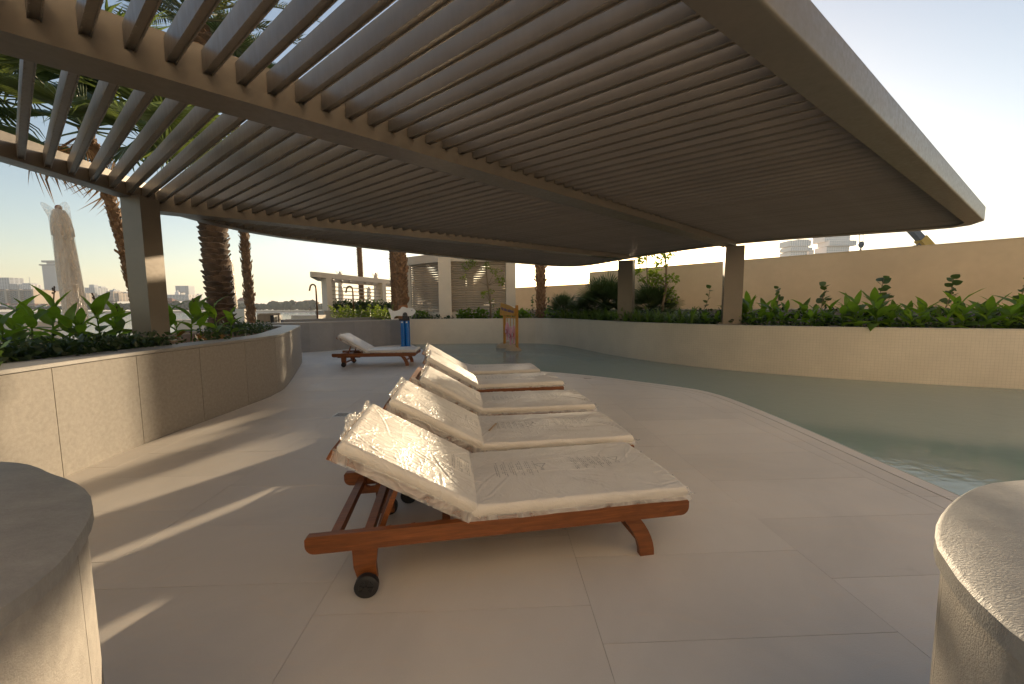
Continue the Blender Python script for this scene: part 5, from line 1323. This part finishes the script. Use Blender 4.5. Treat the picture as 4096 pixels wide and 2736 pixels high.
# ------------------------------------------------------------------ hotel towers and crane beyond the tan wall
def stacked(label, blocks, D):
    t = thing('hotel_tower', label, 'tower', sight(blocks[0][0], 1240, D) * 1)
    off = Vector(t.location)
    for i, (x0, x1, y0, y1, ex) in enumerate(blocks):
        a, b = sight(x0, y1, D), sight(x1, y0, D); W_, H_ = b.x - a.x, b.z - a.z; c = Vector(((a.x + b.x) / 2, D + ex, (a.z + b.z) / 2)) - off
        k = MB(); k.box(c + Vector((0, 18, 0)), (W_, 36, H_ * .97)); bl = part('block', k, M['far_white'], t)
        k = MB(); nf = max(2, int(H_ / 3.6))
        for f in range(nf):
            n = max(4, int(W_ / 5)); 
            for j in range(n): k.box(c + Vector((-W_ / 2 + (j + .5) * W_ / n, -.1, -H_ / 2 + (f + .5) * H_ / nf)), (W_ / n * .62, .8, H_ / nf * .52))
        part('windows', k, M['far_grey'], bl, kind='stuff')
stacked('left hotel tower of staggered pale blocks beyond the tan wall', [(3160, 3245, 960, 984, 0), (3198, 3245, 955, 960, 6), (3170, 3240, 984, 990, 4), (3158, 3246, 990, 1004, -3), (3168, 3235, 1004, 1020, 5), (3156, 3226, 1020, 1034, -2), (3165, 3290, 1034, 1240, 8)], 900)
stacked('right hotel tower of staggered pale blocks beyond the tan wall', [(3303, 3408, 925, 966, 4), (3312, 3421, 962, 984, -4), (3312, 3405, 984, 1012, 5), (3258, 3405, 1008, 1240, 9), (3240, 3275, 994, 1240, 14)], 920)
D = 105
pB, pM, pT = sight(3790, 1072, D), sight(3681, 954, D), sight(3447, 702, D)
t = thing('crane', 'yellow mobile crane boom rising behind the tan wall', 'crane', (pB.x, D, -.6)); off = Vector(t.location)
k = MB(); k.bar(pB - off, pM - off, 2.0, 2.0, (0, 1, 0)); part('lower_boom', k, M['crane_yellow'], t)
k = MB(); k.bar(pM - off, pT - off, 1.5, 1.5, (0, 1, 0)); part('upper_boom', k, M['crane_grey'], t)
k = MB(); k.box((0, 0, 2), (6, 10, 5)); part('carrier', k, M['crane_yellow'], t)
k = MB(); d = (pM - pB).normalized(); sd_ = Vector((-d.z, 0, d.x)); c = pM - off - d * .8
sd_ = sd_ if sd_.x < 0 else -sd_
for i in range(6):
    a = c - d * (i * .7); b = a + sd_ * 3.6; k.bar(a + sd_ * 1.0, b, .2, .2, (0, 1, 0)); k.bar(a + sd_ * (1.6 + .7 * (i % 2)), a + sd_ * 2.6 + d * .7, .18, .18, (0, 1, 0))
for s_ in (1.1, 2.0, 2.8, 3.5): k.bar(c + sd_ * s_, c + sd_ * s_ - d * 3.6, .2, .2, (0, 1, 0))
part('lattice_deck', k, M['crane_grey'], t)
k = MB(); hk = sight(3445, 975, D) - off; tp_ = pT - off
for s_ in (-.5, .5): k.bar((hk.x + s_, 0, hk.z), (tp_.x + s_ * .6, 0, tp_.z), .10, .10, (0, 1, 0))
part('cable', k, M['crane_grey'], t)
k = MB(); k.blob((hk.x, 0, hk.z - .2), (.75, .5, .9), 2, 2, .2); k.bar((hk.x, 0, hk.z - 1), (hk.x, 0, hk.z - 4.5), .22, .22, (0, 1, 0)); k.blob((hk.x - .05, 0, hk.z - 1.7), (.3, .2, .5), 4, 1, .1); part('hook_block', k, M['crane_grey'], t)

# ------------------------------------------------------------------ air
hm = bpy.data.materials.new('haze_air'); hm.use_nodes = True; tn = hm.node_tree; tn.nodes.clear()
pv = tn.nodes.new('ShaderNodeVolumePrincipled'); pv.inputs['Color'].default_value = (.90, .93, 1.0, 1); pv.inputs['Density'].default_value = .00014; pv.inputs['Anisotropy'].default_value = .35
ou = tn.nodes.new('ShaderNodeOutputMaterial'); tn.links.new(pv.outputs[0], ou.inputs['Volume'])
k = MB(); k.box((0, 5000, 118), (12500, 12400, 244)); o = obj('haze', k.mesh('haze', hm)); o['kind'] = 'stuff'; o['label'] = 'pale evening haze in the air'

# ------------------------------------------------------------------ unseen hotel front behind the camera, added for its warm bounce light
t = thing('unseen_bounce_front', 'unseen cream hotel front added behind the camera for warm bounce light', 'building', (25, -10, 0))
k = MB(); k.box((0, -6, 17), (64, 12, 35)); part('wall', k, M['cream_front'], t)
for f in range(9):
    k = MB(); k.box((0, .55, 3.4 + f * 3.5), (60, 1.1, .25)); part('balcony_slab', k, M['far_white'], t)
    k = MB()
    for j in range(14): k.box((-28.1 + j * 4.33, .02, 1.75 + f * 3.5), (2.4, .08, 2.3))
    part('windows', k, M['far_glass'], t, kind='stuff')
